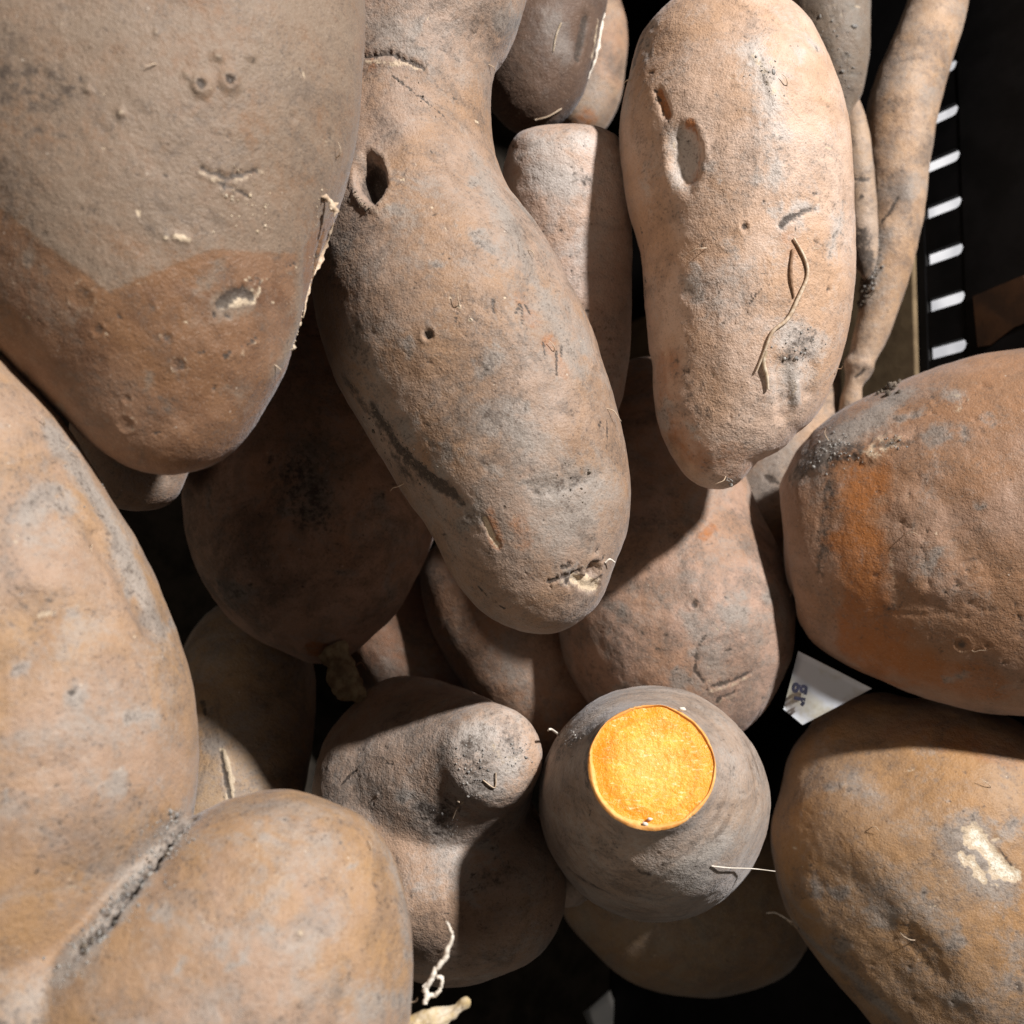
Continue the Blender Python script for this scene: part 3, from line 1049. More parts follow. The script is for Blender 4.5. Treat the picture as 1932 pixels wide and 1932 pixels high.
# --- dark one with a woody stem, under the middle one
b = potato('p', with_d([(628, 1250, 0), (622, 1218, 80), (612, 1160, 157), (602, 1100, 197), (593, 1000, 233), (596, 900, 238), (602, 780, 215), (610, 650, 170), (615, 560, 110), (618, 500, 0)], .396, .43),
           'shaded plump sweet potato with a broken woody stem at its lower tip', skin('skin_shaded', c1=(.45, .26, .17), c2=(.48, .31, .23), dust=-.1), 220, 280, .95, seed=53)
b.mark('d', [(590, 870), (600, 930)], 70, .8); b.mark('s', [(560, 890), (600, 960)], 60, .5, 0, .7); b.mark('p', (600, 890), 26, .35)
b.mark('o', [(595, 1228), (640, 1232)], 30, 1.0)
b.hole((508, 862), 12, .6, .2, .7)
b.scabs(12, (380, 860, 800, 1220), (6, 14))
b.speckle(40, (380, 860, 800, 1220), (3, 6), ('s', 'd'), .6)


def parts(b, e):
    lump(e, [(628, 1225, 26, .388), (640, 1250, 26, .386), (648, 1275, 30, .384), (664, 1296, 26, .382), (678, 1308, 16, .381), (690, 1316, 0, .381)], M_stub, 'broken_stem', 9, amp=.003)
    rootlet(e, [ray(690, 1262, .39), ray(680, 1250, .388), ray(664, 1262, .384)], [.0002, .0003], M_rootdark)


finish(b, parts)

# --- one right of the middle, half in shadow
b = potato('p', with_d([(1345, 1402, 0), (1336, 1368, 110), (1312, 1300, 186), (1284, 1210, 221), (1264, 1110, 220), (1244, 1000, 190), (1232, 900, 166), (1226, 800, 138), (1222, 720, 84), (1222, 680, 0)], .41, .445),
           'half-shaded sweet potato below the bright upright one, behind the cut one', skin('skin_half_shaded', c1=(.37, .22, .14), c2=(.43, .285, .215), dust=.05, film=.02), 220, 280, .95, seed=61)
b.crack([(1335, 1205), (1310, 1225), (1308, 1270), (1325, 1290)], 3, .4)
b.crack([(1345, 1300), (1380, 1290), (1420, 1270)], 5, .6, .5); b.crack([(1390, 1310), (1360, 1320)], 5, .5, .4)
b.hole((1305, 1138), 9, .7, .3, .9)
b.mark('o', [(1330, 1010), (1345, 990)], 16, .8); b.mark('d', [(1480, 1150), (1490, 1280)], 22, .7)
b.mark('d', [(1330, 1180), (1350, 1240)], 50, .5)
b.scabs(12, (1150, 1050, 1480, 1340), (5, 12))
b.speckle(50, (1100, 1000, 1490, 1370), (2.5, 5), ('s', 's', 'p'), .7)
finish(b)

# --- pale one wedged further back
b = potato('p', with_d([(1395, 1100, 0), (1415, 1050, 66), (1447, 950, 105), (1476, 850, 116), (1482, 740, 101), (1492, 640, 88), (1502, 560, 50), (1505, 525, 0)], .462),
           'narrow pale sweet potato glimpsed between the bright upright one and the orange one', skin('skin_wedged', c1=(.44, .28, .17), c2=(.46, .33, .24), dust=.2), 120, 140, .9, seed=67)
b.mark('s', (1430, 985), 10, .8); b.crack([(1440, 900), (1490, 920)], 5, .6); b.mark('d', [(1470, 860), (1440, 930)], 50, .7)
finish(b)

# --- orange one on the right
b = potato('p', with_d([(1480, 1024, 0), (1482, 1024, 70), (1490, 1023, 122), (1508, 1022, 166), (1540, 1021, 203), (1585, 1019, 236), (1650, 1016, 268), (1740, 1013, 306), (1840, 1009, 334), (1932, 1005, 345), (2050, 1000, 350), (2200, 994, 310), (2330, 989, 200), (2380, 987, 0)], .405, .36),
           'large scuffed orange sweet potato with a peeled stripe, at the right edge', skin('skin_orange', c1=(.30, .16, .085), c2=(.34, .215, .15), c3=(.23, .135, .08), orange=(.32, .115, .026), dust=-.10, org=.0, film=-.06, smudge=.7),
           300, 340, .72, seed=71, low=.008)
b.poly('o', [(1572, 880), (1690, 830), (1690, 960), (1670, 1000), (1682, 1130), (1730, 1180), (1760, 1290), (1640, 1290), (1560, 1200), (1555, 1050)], .8, 48, 40)
b.mark('o', [(1700, 1250), (1860, 1300)], 90, .65)
b.mark('o', [(1720, 950), (1880, 900)], 60, .3)
b.mark('s', [(1562, 880), (1556, 960), (1545, 1080)], 22, .45, -.2, .5)
b.mark('s', [(1545, 870), (1600, 850)], 34, .60, .4, .8); b.mark('d', [(1560, 830), (1640, 780), (1690, 745)], 44, 1.1, .2, .5)
b.mark('d', [(1505, 890), (1570, 835), (1650, 780)], 44, 1.3, .1, .6); b.mark('s', [(1515, 880), (1560, 850), (1590, 850)], 30, .55, .2, .9)
b.mark('d', [(1770, 1080), (1830, 1130)], 60, .35)
b.mark('p', [(1640, 850), (1690, 830)], 20, .5, .8, .9); b.mark('s', [(1650, 840), (1710, 835)], 12, .6, -.6, .9)
b.mark('', [(1660, 850), (1740, 870), (1860, 920)], 46, 1, .5, .3)
b.mark('', [(1720, 960), (1760, 1040), (1750, 1100)], 48, 1, .7, .3); b.mark('', [(1800, 1000), (1850, 1080)], 44, 1, -.6, .3)
b.mark('', [(1780, 1120), (1830, 1100)], 34, 1, .5, .3); b.mark('', [(1720, 1120), (1700, 1020)], 30, 1, .4, .3)
b.mark('p', [(1672, 1000), (1680, 1080), (1684, 1110)], 4, .4, .0, .95); b.mark('s', [(1690, 1160), (1740, 1165), (1790, 1157)], 7, .32, -.2, .95)
b.mark('s', (1675, 1150), 20, .55, 0, .5)
b.hole((1812, 1220), 14, .7, .2, .55); b.hole((1860, 1222), 7, .5, .1, .6)
b.mark('p', [(1800, 740), (1805, 775)], 15, .35); b.mark('d', (1800, 745), 30, .8)
b.scabs(14, (1690, 740, 1925, 1300), (5, 12))
b.speckle(80, (1620, 720, 1925, 1300), (3, 8), ('s', 's', 'p', 'd'), .6, -.5)
b.mark('s', [(1750, 1030), (1790, 1090)], 30, .25, 0, .8)


def parts(b, e):
    crumbs(b, e, [([(1658, 738), (1685, 724)], 7, 50, 7)], M_soil)
    hairs(b, e, ((1700, 1010, 30), (1560, 830, 20), (1495, 1120, 18), (1830, 1230, 26)))
    crumbs(b, e, [([(1540, 860), (1600, 830)], 16, 90, 3.4), ([(1655, 845), (1700, 830)], 9, 30, 3)], M_soilgrey)


finish(b, parts)

# --- lower right one with a pale skinned scar
b = potato('p', with_d([(1550, 1334, 0), (1560, 1347, 46), (1572, 1363, 98), (1600, 1400, 150), (1630, 1440, 212), (1660, 1480, 246), (1711, 1548, 283), (1756, 1608, 291), (1801, 1668, 291), (1847, 1729, 288), (1912, 1816, 278), (1972, 1896, 220), (2014, 1952, 120), (2035, 1980, 0)], .425, .385),
           'broad sweet potato with a white peeled scar, in the lower right corner', skin('skin_lower_right', c1=(.36, .20, .085), c2=(.37, .235, .135), c3=(.25, .15, .08), dust=.0, film=-.05),
           300, 340, .85, seed=83, low=.05)
b.mark('o', [(1700, 1370), (1900, 1420)], 80, .5)
b.mark('', [(1590, 1690), (1660, 1780), (1740, 1880)], 95, 1, -1.9, .1)
b.mark('', [(1490, 1600), (1560, 1560)], 130, 1, 1.5, .1)
b.mark('d', [(1500, 1745), (1600, 1840), (1680, 1920)], 24, .85, .25, .4)
b.mark('d', [(1810, 1570), (1860, 1640), (1880, 1660)], 62, .95, -.4, .5)
b.mark('p', [(1836, 1572), (1868, 1605), (1893, 1640)], 21, 1.2, -.4, .8); b.mark('p', [(1832, 1615), (1855, 1655)], 14, 1.1, -.2, .9); b.mark('s', [(1880, 1600), (1905, 1632)], 5, .7)
b.mark('d', [(1600, 1470), (1640, 1500)], 40, .5); b.mark('p', (1590, 1480), 10, .4, .3)
b.mark('s', (1600, 1487), 12, .4)
b.mark('p', [(1603, 1605), (1603, 1720)], 2.2, .55, -.1, .2)
b.mark('s', [(1730, 1790), (1760, 1830)], 28, .4, -.5, .9); b.mark('s', [(1650, 1680), (1730, 1790)], 40, .25, 0, .8)
b.mark('d', [(1660, 1660), (1750, 1720)], 60, .4); b.mark('d', [(1900, 1850), (1920, 1780)], 40, .6)
b.scabs(20, (1480, 1460, 1925, 1920), (5, 13))
b.speckle(90, (1480, 1440, 1925, 1920), (2.5, 6), ('s', 's', 'p'), .65)


def parts(b, e):
    hairs(b, e, ((1870, 1480, 24), (1640, 1560, 20), (1720, 1780, 26)))
    rootlet(e, [b.pt(1492, 1742, 0), ray(1478, 1730, .417), ray(1462, 1722, .416), ray(1446, 1723, .415)], [.0003, .0002], M_rootpale)
    rootlet(e, [b.pt(1506, 1752, .0), ray(1494, 1742, .414), ray(1484, 1735, .413)], [.0006, .0003], M_root)


finish(b, parts)

# --- the cut one, its orange flesh to the lens
cutn = np.array([.02, .23, .97]); cutn /= np.linalg.norm(cutn)
st = [(1230, 1444, 118, .3000), (1230, 1446, 121, .3010), (1230, 1452, 130, .3045), (1231, 1462, 148, .3095), (1232, 1478, 177, .3165), (1232, 1494, 202, .3270), (1232, 1506, 214, .3420), (1232, 1515, 212, .3700), (1232, 1528, 196, .4050), (1232, 1540, 160, .4350), (1232, 1550, 100, .4580), (1232, 1554, 0, .4700)]
b = potato('p', st, 'sweet potato cut across, its bright orange flesh facing the viewer', skin('skin_cut', c1=(.37, .27, .20), c2=(.41, .32, .26), c3=(.29, .21, .155), dustc=(.42, .385, .35), dust=.25, ring=2.6),
           220, 300, 1., (0, 1, 0), seed=91, low=.015)
b.mark('s', [(1050, 1420), (1110, 1370), (1130, 1400)], 30, .5, 0, .7); b.mark('s', [(1110, 1420), (1105, 1480)], 26, .5, 0, .7)
b.mark('s', [(1070, 1640), (1130, 1680)], 14, .6, 0, .9); b.mark('s', [(1180, 1640), (1220, 1655)], 10, .5, 0, .9)
b.mark('d', [(1360, 1600), (1300, 1640), (1330, 1660)], 50, .7)
b.mark('s', [(1380, 1450), (1360, 1520)], 12, .35, 0, .9)
b.speckle(50, (1040, 1320, 1430, 1700), (2, 4), ('s',), .8)
kf = NT('orange_flesh')
vv = kf.coord()
f1 = kf.noise(vv, 190, 5, .65); f2 = kf.noise(vv, 900, 4, .7); f3 = kf.noise(vv, 70, 3, .5)
col = kf.mix(kf.ss(f1, .35, .68), (.83, .325, .014), (.92, .47, .05))
col = kf.mix(kf.math('MULTIPLY', kf.ss(f2, .55, .72), .55), col, (.95, .68, .22))
col = kf.mix(kf.math('MULTIPLY', kf.ss(f3, .55, .72), .4), col, (.72, .22, .004))
ka = kf.n.new('ShaderNodeAttribute'); ka.attribute_name = 'marks'
ks = kf.n.new('ShaderNodeSeparateColor'); kf.link(ka.outputs['Color'], ks.inputs[0])
edge = kf.ss(kf.math('ADD', ks.outputs[0], kf.math('MULTIPLY', kf.math('SUBTRACT', f1, .5), .35)), .72, .95)
col = kf.mix(kf.math('MULTIPLY', edge, .75), col, (.86, .33, .010))
rg = kf.math('SUBTRACT', kf.math('ADD', ks.outputs[0], kf.math('MULTIPLY', kf.math('SUBTRACT', f3, .5), .22)), .80)
rg = kf.ss(kf.math('ABSOLUTE', rg), .05, .01)
col = kf.mix(kf.math('MULTIPLY', rg, .30), col, (.66, .21, .006))
core = kf.ss(kf.math('ADD', ks.outputs[0], kf.math('MULTIPLY', kf.math('SUBTRACT', f1, .5), .5)), .75, .15)
col = kf.mix(kf.math('MULTIPLY', core, .35), col, (.93, .60, .17))
fib = kf.noise(kf.coord((0, 0, 0), (1, 3.5, 1)), 420, 4, .7)
col = kf.mix(kf.math('MULTIPLY', kf.ss(fib, .57, .68), .7), col, (.97, .78, .42))
col = kf.mix(kf.math('MULTIPLY', kf.ss(fib, .45, .32), .45), col, (.74, .26, .006))
kf.link(col, kf.b.inputs['Base Color'])
kf.b.inputs['Roughness'].default_value = .38
kf.b.inputs['Subsurface Weight'].default_value = .25
kf.b.inputs['Subsurface Radius'].default_value = (.004, .002, .0006)
kf.b.inputs['Subsurface Scale'].default_value = 1.
kf.bump(kf.math('ADD', f2, f1), .0006, .8)
M_peel = plain('cut_rim', (.84, .34, .07), (.90, .48, .16), 300, .5, .0003)


def parts(b, e):
    nt = 300
    ring = b.v[:nt].copy(); c0 = ring.mean(0)
    # flat knife cut, slightly dished, with the pale layer under the skin as its rim
    nrm = np.cross(ring[75] - ring[0], ring[150] - ring[0]); nrm /= np.linalg.norm(nrm)
    if nrm[2] < 0:
        nrm = -nrm
    ang = np.arctan2(ring[:, 1] - c0[1], ring[:, 0] - c0[0])
    # the pale layer under the skin: broad below, thin above
    inner = .962 - .065 * np.clip(np.cos(ang + 2.1), 0, 1) + .014 * np.sin(ang * 5 + 1) + .010 * np.sin(ang * 11)

    def disc(f0, f1, n, lift):
        V, rad = [], []
        for k in np.linspace(0, 1, n):
            w = f0 + (f1 - f0) * k
            V.append(c0 + (ring - c0) * w[:, None]); rad.append(np.full(nt, k))
        V = np.concatenate(V); rad = np.concatenate(rad)
        V = V + nrm * (lift(rad) + vnoise(V, 260, 5, 3) * .0003)[:, None]
        q = grid_quads(n, nt)
        if (vnormals(V, q) @ nrm).sum() < 0:
            q = q[:, ::-1].copy()
        return V, q, rad
    V, q, rad = disc(inner * .003, inner, 90, lambda r: .0004 - .0004 * sstep(.7, 1., r))
    mk = np.zeros((len(V), 4)); mk[:, 0] = rad; mk[:, 1] = np.clip(np.tile(-np.sin(ang), 90) * rad, 0, 1)
    mesh_obj('cut_face', c2w(V), q, kf.mat, e, attrs={'marks': ('FLOAT_COLOR', mk)})
    V, q, rad = disc(inner, np.full(nt, 1.006), 12, lambda r: .0000 + .0006 * np.sin(r * np.pi))
    mesh_obj('cut_rim', c2w(V), q, M_peel, e)
    for x, y, s in ((1218, 1556, 5), (1226, 1546, 4), (1287, 1340, 5)):
        k = b.at(x, y)
        p = ray(x, y, 1.); p = p * (nrm.dot(c0) / nrm.dot(p)) + nrm * .0007
        v0, f0 = ico()
        mesh_obj('flesh_crumb', c2w(v0 * rng.uniform(.6, 1.2, (12, 1)) * s * .3 / F * np.array([1.6, 1, .7]) + p), f0, M_rootpale, e, smooth=False)
    rootlet(e, [b.pt(1345, 1634, .0002), b.pt(1375, 1637, .001), ray(1420, 1639, .323), ray(1463, 1644, .322)], [.00018, .00017, .00013], M_rootpale)
    rootlet(e, [b.pt(1046, 1380, 0.), ray(1040, 1376, .333), ray(1034, 1378, .333)], [.0004, .0003], M_rootpale)
    crumbs(b, e, [([(1070, 1400), (1110, 1370)], 10, 30, 2.6), ([(1048, 1430), (1075, 1395)], 7, 24, 2.6)], M_soilgrey)


finish(b, parts)

# --- one with a blunt knob turned to the lens
sA = with_d([(852, 1866, 0), (852, 1836, 104), (855, 1765, 192), (850, 1700, 222), (815, 1610, 212), (792, 1510, 204), (790, 1425, 182), (808, 1355, 124), (838, 1312, 58), (850, 1294, 0)], .364, .394)
sK = [(790, 1510, 0, .405), (792, 1505, 120, .402), (800, 1492, 196, .390), (828, 1474, 188, .375), (862, 1456, 162, .362), (897, 1438, 128, .351), (922, 1428, 106, .343), (936, 1422, 93, .337), (943, 1419, 67, .3325), (945, 1418, 0, .3305)]
vA, qA, _ = gcyl(sA, 110, 140, .92)
vK, qK, _ = gcyl(sK, 80, 90, 1., (0, 1, 0))
v, q = remesh([(vA, qA), (vK, qK)], .00072, 60)
b = Body(v, q, None, 101, low=.02)
b.label = 'sweet potato with a blunt grey knob sticking up, beside the cut one'
b.mat = skin('skin_knob', c1=(.46, .305, .21), c2=(.50, .37, .29), c3=(.34, .235, .17), dustc=(.48, .44, .405), dust=.08, film=.0)
b.mark('d', [(900, 1400), (960, 1440), (920, 1480)], 70, .8, .2, .6)
b.mark('s', [(880, 1410), (900, 1480)], 34, .45, -.3, .8); b.mark('s', (965, 1400), 22, .45, -.3, .8)
b.mark('p', [(940, 1400), (955, 1440), (980, 1420)], 26, .35, .3, .8)
b.mark('sd', [(850, 1520), (840, 1560), (800, 1540)], 30, .5, 0, .8); b.mark('d', [(820, 1560), (870, 1630)], 60, .6)
b.mark('o', [(750, 1440), (790, 1420)], 40, .35)
b.mark('s', [(960, 1560), (930, 1650)], 40, .35, 0, .8)
b.crack([(640, 1480), (655, 1460), (670, 1450)], 3, .3)
b.scabs(14, (640, 1360, 1040, 1800), (5, 12))
b.speckle(50, (620, 1320, 1050, 1820), (2.5, 5), ('s', 's', 'p'), .7)


def parts(b, e):
    crumbs(b, e, [([(880, 1400), (900, 1490)], 18, 90, 3), ([(960, 1400), (985, 1430)], 14, 50, 3), ([(830, 1530), (850, 1570)], 12, 50, 3)], M_soilgrey)
    for pts in (((915, 1476), (928, 1484), (938, 1475), (940, 1455)), ((862, 1512), (868, 1520), (874, 1514)), ((850, 1545), (862, 1530), (866, 1526))):
        rootlet(e, [b.pt(x, y, .0004) for x, y in pts], [.00025, .0002], M_root)


finish(b, parts)

# --- the rest of the heap, seen in the gaps
small = [
    ([(1060, 237, 0), (1060, 243, 62), (1060, 258, 92), (1062, 290, 109), (1064, 350, 116), (1070, 450, 119), (1076, 560, 113), (1086, 680, 98), (1096, 780, 66), (1100, 830, 0)], .372, .39,
     'pale flat-ended sweet potato between the long middle one and the bright one', dict(c1=(.50, .345, .255), c2=(.56, .43, .36), c3=(.40, .29, .23), dustc=(.52, .48, .45), dust=.12, smudge=.6), 140, 180, .9),
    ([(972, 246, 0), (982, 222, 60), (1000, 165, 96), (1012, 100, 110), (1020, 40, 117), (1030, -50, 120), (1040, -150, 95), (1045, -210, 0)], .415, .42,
     'dark sweet potato with flaking skin along its edge, at the top edge', dict(c1=(.115, .068, .045), c2=(.13, .082, .058), c3=(.07, .045, .035), dustc=(.20, .17, .15), dust=-.05, film=-.10), 140, 180, .9),  # skin colours darkened to stand for a shadow lying over it
    ([(1085, 262, 0), (1092, 235, 46), (1108, 185, 60), (1120, 120, 62), (1128, 50, 55), (1133, -40, 0)], .475, .48,
     'small deep-lying sweet potato behind the flaking one at the top', dict(c1=(.36, .21, .13), c2=(.36, .25, .17)), 80, 100, .9),
    ([(1588, 247, 0), (1585, 222, 20), (1580, 165, 48), (1572, 105, 66), (1563, 40, 75), (1560, -40, 72), (1556, -120, 0)], .435, .44,
     'grey soil-coated tapering sweet potato at the top, right of the bright upright one', dict(c1=(.17, .12, .08), c2=(.19, .15, .115), dustc=(.20, .18, .155), dust=.25), 120, 140, .9),
    ([(1452, 44, 0), (1450, 22, 42), (1446, -30, 62), (1440, -90, 45), (1438, -130, 0)], .44, .44,
     'small dark potato end peeking in at the top edge beside the grey one', dict(c1=(.20, .12, .08), c2=(.24, .17, .12)), 60, 80, .9),
    ([(262, 964, 0), (262, 942, 72), (256, 900, 102), (250, 840, 112), (244, 760, 92), (240, 700, 0)], .36, .37,
     'small dark sweet potato tucked under the tip of the largest one', dict(c1=(.34, .20, .12), c2=(.34, .22, .15)), 80, 100, .9),
    ([(475, 1130, 0), (472, 1170, 84), (464, 1260, 128), (455, 1370, 136), (440, 1480, 134), (405, 1600, 118), (372, 1690, 0)], .445, .385,
     'sweet potato with a yellow crack, half hidden behind the two-lobed one', dict(c1=(.36, .215, .11), c2=(.38, .26, .16), dust=.1), 160, 200, .92),
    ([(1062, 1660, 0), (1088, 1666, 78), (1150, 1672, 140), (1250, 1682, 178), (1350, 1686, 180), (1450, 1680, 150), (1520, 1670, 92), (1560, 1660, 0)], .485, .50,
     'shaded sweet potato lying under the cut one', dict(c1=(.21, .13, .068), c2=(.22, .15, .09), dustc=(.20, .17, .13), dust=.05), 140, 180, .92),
    ([(850, 1010, 0), (862, 1040, 70), (900, 1110, 108), (952, 1190, 122), (1010, 1270, 122), (1065, 1350, 104), (1100, 1400, 60), (1112, 1420, 0)], .445, .44,
     'deep-lying sweet potato in shadow behind the knobbed one', dict(c1=(.36, .20, .12), c2=(.40, .26, .18)), 140, 180, .92),
    ([(985, 1560, 0), (1000, 1575, 40), (1030, 1610, 62), (1070, 1650, 62), (1100, 1680, 40), (1112, 1692, 0)], .415, .42,
     'small pale sweet potato barely seen between the knobbed and the cut one', dict(c1=(.46, .33, .25), c2=(.50, .39, .32)), 60, 80, .9),
]
small.append(([(660, 1150, 0), (690, 1165, 84), (780, 1205, 140), (880, 1250, 140), (950, 1290, 90), (980, 1310, 0)], .47, .48,
     'nearly black sweet potato deep in the gap behind the broken stem', dict(c1=(.30, .16, .10), c2=(.32, .20, .14)), 80, 100, .92))
B = []
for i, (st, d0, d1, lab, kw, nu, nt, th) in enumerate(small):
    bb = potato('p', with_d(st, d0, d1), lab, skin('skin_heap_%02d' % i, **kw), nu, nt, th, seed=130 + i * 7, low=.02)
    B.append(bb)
b = B[0]
b.mark('d', [(1010, 330), (1060, 345)], 36, .9); b.mark('s', [(1090, 335), (1110, 345)], 12, .5, 0, .9); b.mark('d', [(1000, 270), (1110, 265)], 30, .8)
b.speckle(40, (960, 260, 1120, 640), (2, 5), ('s',), .7)
finish(b)
b = B[1]
b.mark('d', [(1050, 50), (1060, 90)], 44, .8, .3, .7); b.mark('s', [(1110, 40), (1095, 110)], 14, .8, -.8, .5); b.mark('p', [(1130, 40), (1118, 110)], 6, .6, .5)


def parts(b, e):
    ribbon(e, [ray(x + 1, y, .414) for x, y in ((1128, -20), (1136, 20), (1132, 60), (1123, 110), (1108, 150))], .0009, M_rootpale, seed=4)

    rootlet(e, [b.pt(x, y, .0004) for x, y in ((1062, 45), (1052, 70), (1049, 100))], [.0003, .0002], M_flake)
    rootlet(e, [b.pt(x, y, .0004) for x, y in ((1060, 208), (1035, 222), (1010, 228))], [.0003, .0002], M_root)


finish(b, parts)
b = B[2]; b.mark('d', [(1110, 130), (1120, 180)], 50, .6); b.mark('o', [(1090, 235), (1110, 225)], 30, .7); finish(b)
b = B[3]
b.speckle(50, (1500, 10, 1630, 220), (3, 6), ('s', 'p', 'd'), .7)
b.mark('s', [(1505, 60), (1510, 90)], 22, .7, -1.5, .6)


def parts(b, e):
    crumbs(b, e, [([(1540, 60), (1590, 180)], 30, 90, 3.4)], M_soilgrey)
    lump(e, [(1494, 62, 0, .432), (1497, 64, 8, .431), (1503, 70, 10, .430), (1507, 80, 6, .430), (1509, 88, 0, .430)], M_flake, 'torn_skin', 4, 14, 14, .0006, 400)
    rootlet(e, [ray(1478, 48, .437), ray(1488, 30, .435), ray(1502, 8, .434)], [.0005, .0003], M_root)


finish(b, parts)
finish(B[4]); finish(B[5])
b = B[6]
b.crack([(420, 1415), (428, 1450), (435, 1500)], 5, .6, .9); b.mark('p', [(418, 1408), (427, 1440), (434, 1470)], 8, .9, .3, .5)
b.mark('d', [(390, 1400), (400, 1410)], 24, .8); b.mark('s', [(378, 1322), (385, 1345)], 7, .8); b.mark('p', (380, 1350), 10, .3)
b.mark('p', [(385, 1535), (340, 1580)], 16, .65)
finish(b)
b = B[7]; b.mark('p', [(1235, 1810), (1250, 1780)], 8, .35); b.speckle(20, (1120, 1720, 1440, 1850), (3, 6), ('s', 'd'), .6); finish(b)
b = B[8]; b.mark('d', [(960, 1220), (1000, 1320)], 50, .4); finish(b)
finish(B[9])
finish(B[10])

# long thin one by the crate wall and the finger beside it
b = potato('p', [(1782, -150, 0, .452), (1780, -110, 34, .452), (1774, -50, 52, .452), (1768, 10, 56, .452), (1737, 100, 61, .45), (1704, 200, 65, .448), (1692, 300, 60, .446), (1688, 400, 54, .445), (1678, 490, 45, .444),
             (1658, 580, 36, .444), (1640, 640, 31, .444), (1627, 675, 25, .444), (1620, 692, 28, .444), (1618, 706, 23, .444), (1612, 722, 17, .444), (1606, 760, 20, .445), (1600, 800, 17, .446), (1596, 830, 0, .447)],
           'long thin sweet potato with a wrinkled tail, along the slotted crate wall', skin('skin_thin', c1=(.42, .265, .155), c2=(.46, .33, .235), dust=.05), 260, 130, .95, seed=211, low=.008, mid=.0004)
b.mark('s', [(1640, 490), (1630, 530), (1622, 570)], 20, .9, .5, .8); b.mark('d', [(1655, 450), (1640, 520)], 26, .9, .5, .8)
b.crack([(1690, 375), (1672, 400), (1655, 425)], 2.6, .3); b.mark('d', [(1660, 360), (1720, 360)], 30, .5)
b.hole((1677, 67), 7, .4, .1, .5); b.crack([(1612, 712), (1622, 706), (1632, 700)], 5, .8)
for x, y in ((1697, 142), (1680, 210), (1672, 250), (1688, 96)):
    b.mark('s', (x, y), 6, .5)


def parts(b, e):
    crumbs(b, e, [([(1645, 480), (1635, 520), (1625, 565)], 10, 130, 5)], M_soil)
    crumbs(b, e, [([(1655, 440), (1645, 490), (1640, 540)], 8, 90, 4)], M_soilgrey)
    rootlet(e, [b.pt(1676, 590, 0), ray(1686, 585, .446), ray(1698, 572, .447), ray(1706, 550, .447)], [.0006, .0004, .0003], M_root)


finish(b, parts)
b = potato('p', with_d([(1606, 170, 0), (1608, 190, 14), (1614, 240, 22), (1621, 310, 26), (1626, 380, 27), (1630, 440, 26), (1633, 490, 20), (1634, 525, 0)], .436, .432),
           'finger-thin sweet potato with a dark tip, beside the long thin one', skin('skin_finger', c1=(.42, .29, .19), c2=(.44, .33, .25), dust=.15), 120, 70, .95, seed=223, low=.004, mid=.0003)
b.crack([(1608, 338), (1628, 340), (1645, 336)], 3, .5); b.mark('s', (1621, 370), 7, .8); b.mark('s', [(1620, 450), (1632, 510)], 30, .75, 0, .5)
finish(b)

# ------------------------------------------------------------------ paper in the gaps
M_paper = NT('printed_label')
pv = M_paper.coord()
pn = M_paper.noise(pv, 55, 4, .6); pn2 = M_paper.noise(pv, 300, 4, .6)
M_paper.link(M_paper.mix(M_paper.ss(pn, .48, .66), (.46, .49, .54), M_paper.mix(M_paper.ss(pn2, .3, .7), (.32, .30, .24), (.42, .41, .36))), M_paper.b.inputs['Base Color'])
M_paper.b.inputs['Roughness'].default_value = .6


def sheet(name, corners, mat, n=10, amp=.0012, seed=2, thick=.0003):
    """a thin slightly cockled sheet from four corners in lens space"""
    a, bb, c, d = [np.asarray(p) for p in corners]
    u = np.linspace(0, 1, n)
    U, W = np.meshgrid(u, u, indexing='ij'); U = U.ravel()[:, None]; W = W.ravel()[:, None]
    P = a * (1 - U) * (1 - W) + bb * U * (1 - W) + c * U * W + d * (1 - U) * W
    nrm = np.cross(bb - a, d - a); nrm /= np.linalg.norm(nrm)
    if nrm[2] < 0:
        nrm = -nrm
    P = P + nrm * (vnoise(P, 60, seed, 2) * amp)[:, None]
    V = np.concatenate([P, P - nrm * thick])
    Q = []
    N2 = n * n
    for i in range(n - 1):
        for j in range(n - 1):
            k = i * n + j
            Q.append((k, k + n, k + n + 1, k + 1)); Q.append((N2 + k, N2 + k + 1, N2 + k + n + 1, N2 + k + n))
    rim = [i * n for i in range(n)] + [(n - 1) * n + j for j in range(1, n)] + [i * n + n - 1 for i in range(n - 2, -1, -1)] + [j for j in range(n - 2, 0, -1)]
    for i in range(len(rim)):
        p, q_ = rim[i], rim[(i + 1) % len(rim)]
        Q.append((p, q_, N2 + q_, N2 + p))
    return P, V, np.array(Q), nrm


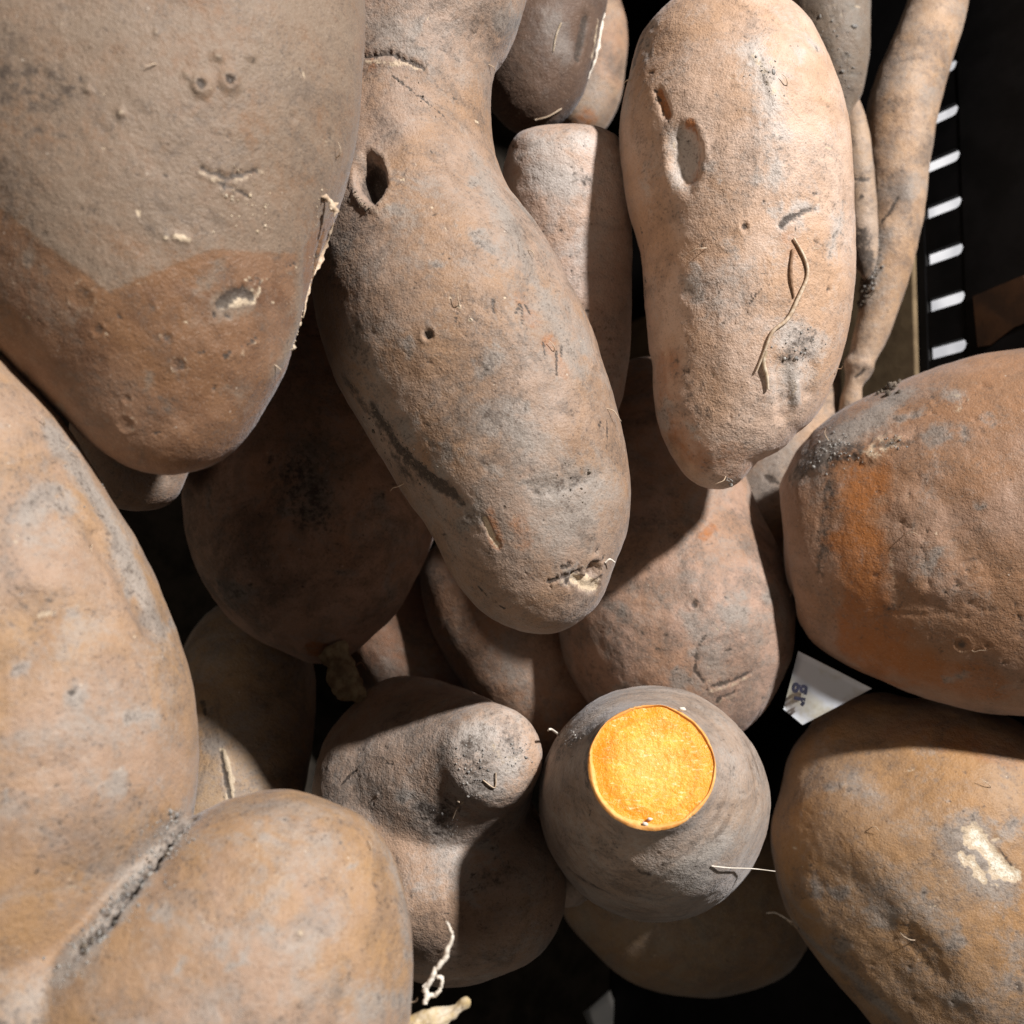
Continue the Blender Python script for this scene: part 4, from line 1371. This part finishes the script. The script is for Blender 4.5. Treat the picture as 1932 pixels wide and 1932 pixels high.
LD = .385
P, V, Q, nrm = sheet('label', [ray(1506, 1228, LD + .006), ray(1645, 1299, LD), ray(1514, 1368, LD + .004), ray(1478, 1338, LD + .012)], None, 10, .0004)
lab = empty('printed_label', c2w(V).mean(0), 'crumpled white paper label with black print in the gap left of the lower right potato', 'label')
mesh_obj('paper', c2w(V), Q, M_paper.mat, lab, smooth=False)
M_ink = plain('black_ink', (.01, .01, .02), (.02, .02, .04), 300, .6, 0)
for txt, x, y, sz in (('g', 1517, 1298, .0072), ('r', 1512, 1320, .0072)):
    cu = bpy.data.curves.new('print', 'FONT'); cu.body = txt; cu.size = sz; cu.extrude = .00005; cu.offset = .0003
    cu.align_x = 'CENTER'; cu.align_y = 'CENTER'
    to = bpy.data.objects.new('print', cu); C.objects.link(to)
    dg = bpy.context.evaluated_depsgraph_get()
    me = bpy.data.meshes.new_from_object(to.evaluated_get(dg))
    bpy.data.objects.remove(to)
    o = bpy.data.objects.new('printed_letter', me); C.objects.link(o)
    me.materials.clear(); me.materials.append(M_ink)
    o.parent = lab
    k = np.argmin(((P - ray(x, y, LD)) ** 2).sum(1))
    pos = c2w(ray(x, y, -P[k, 2]) + nrm * .0012) - np.array(lab['_o'])
    mw = np.stack([R3 @ np.array([math.cos(a), math.sin(a), 0]) for a in (math.radians(-100), math.radians(-10))] + [R3 @ np.array([0, 0, 1.])], 1)
    M4 = Matrix.Identity(4)
    for i in range(3):
        for j in range(3):
            M4[i][j] = mw[i][j]
        M4[i][3] = pos[i]
    o.matrix_local = M4

c = on_plane_z(1143, 1930, .0132)
wx, wy = .009, .012
ang = .5
cor = []
for sx, sy in ((-1, -1), (1, -1), (1, 1), (-1, 1)):
    cor.append([c[0] + sx * wx * math.cos(ang) - sy * wy * math.sin(ang), c[1] + sx * wx * math.sin(ang) + sy * wy * math.cos(ang), c[2]])
cor_c = [(np.array(p) - np.array([0, 0, HC])) @ R3 for p in cor]
P, V, Q, nrm = sheet('scrap', cor_c, None, 6, .0006, 5)
sc = mesh_obj('paper_scrap', c2w(V), Q, plain('white_paper', (.80, .84, .88), (.86, .88, .90), 80, .7, 0), smooth=False)
tag(sc, 'small white paper scrap on the crate floor at the bottom edge', 'paper')

for o in bpy.data.objects:
    if '_o' in o:
        del o['_o']
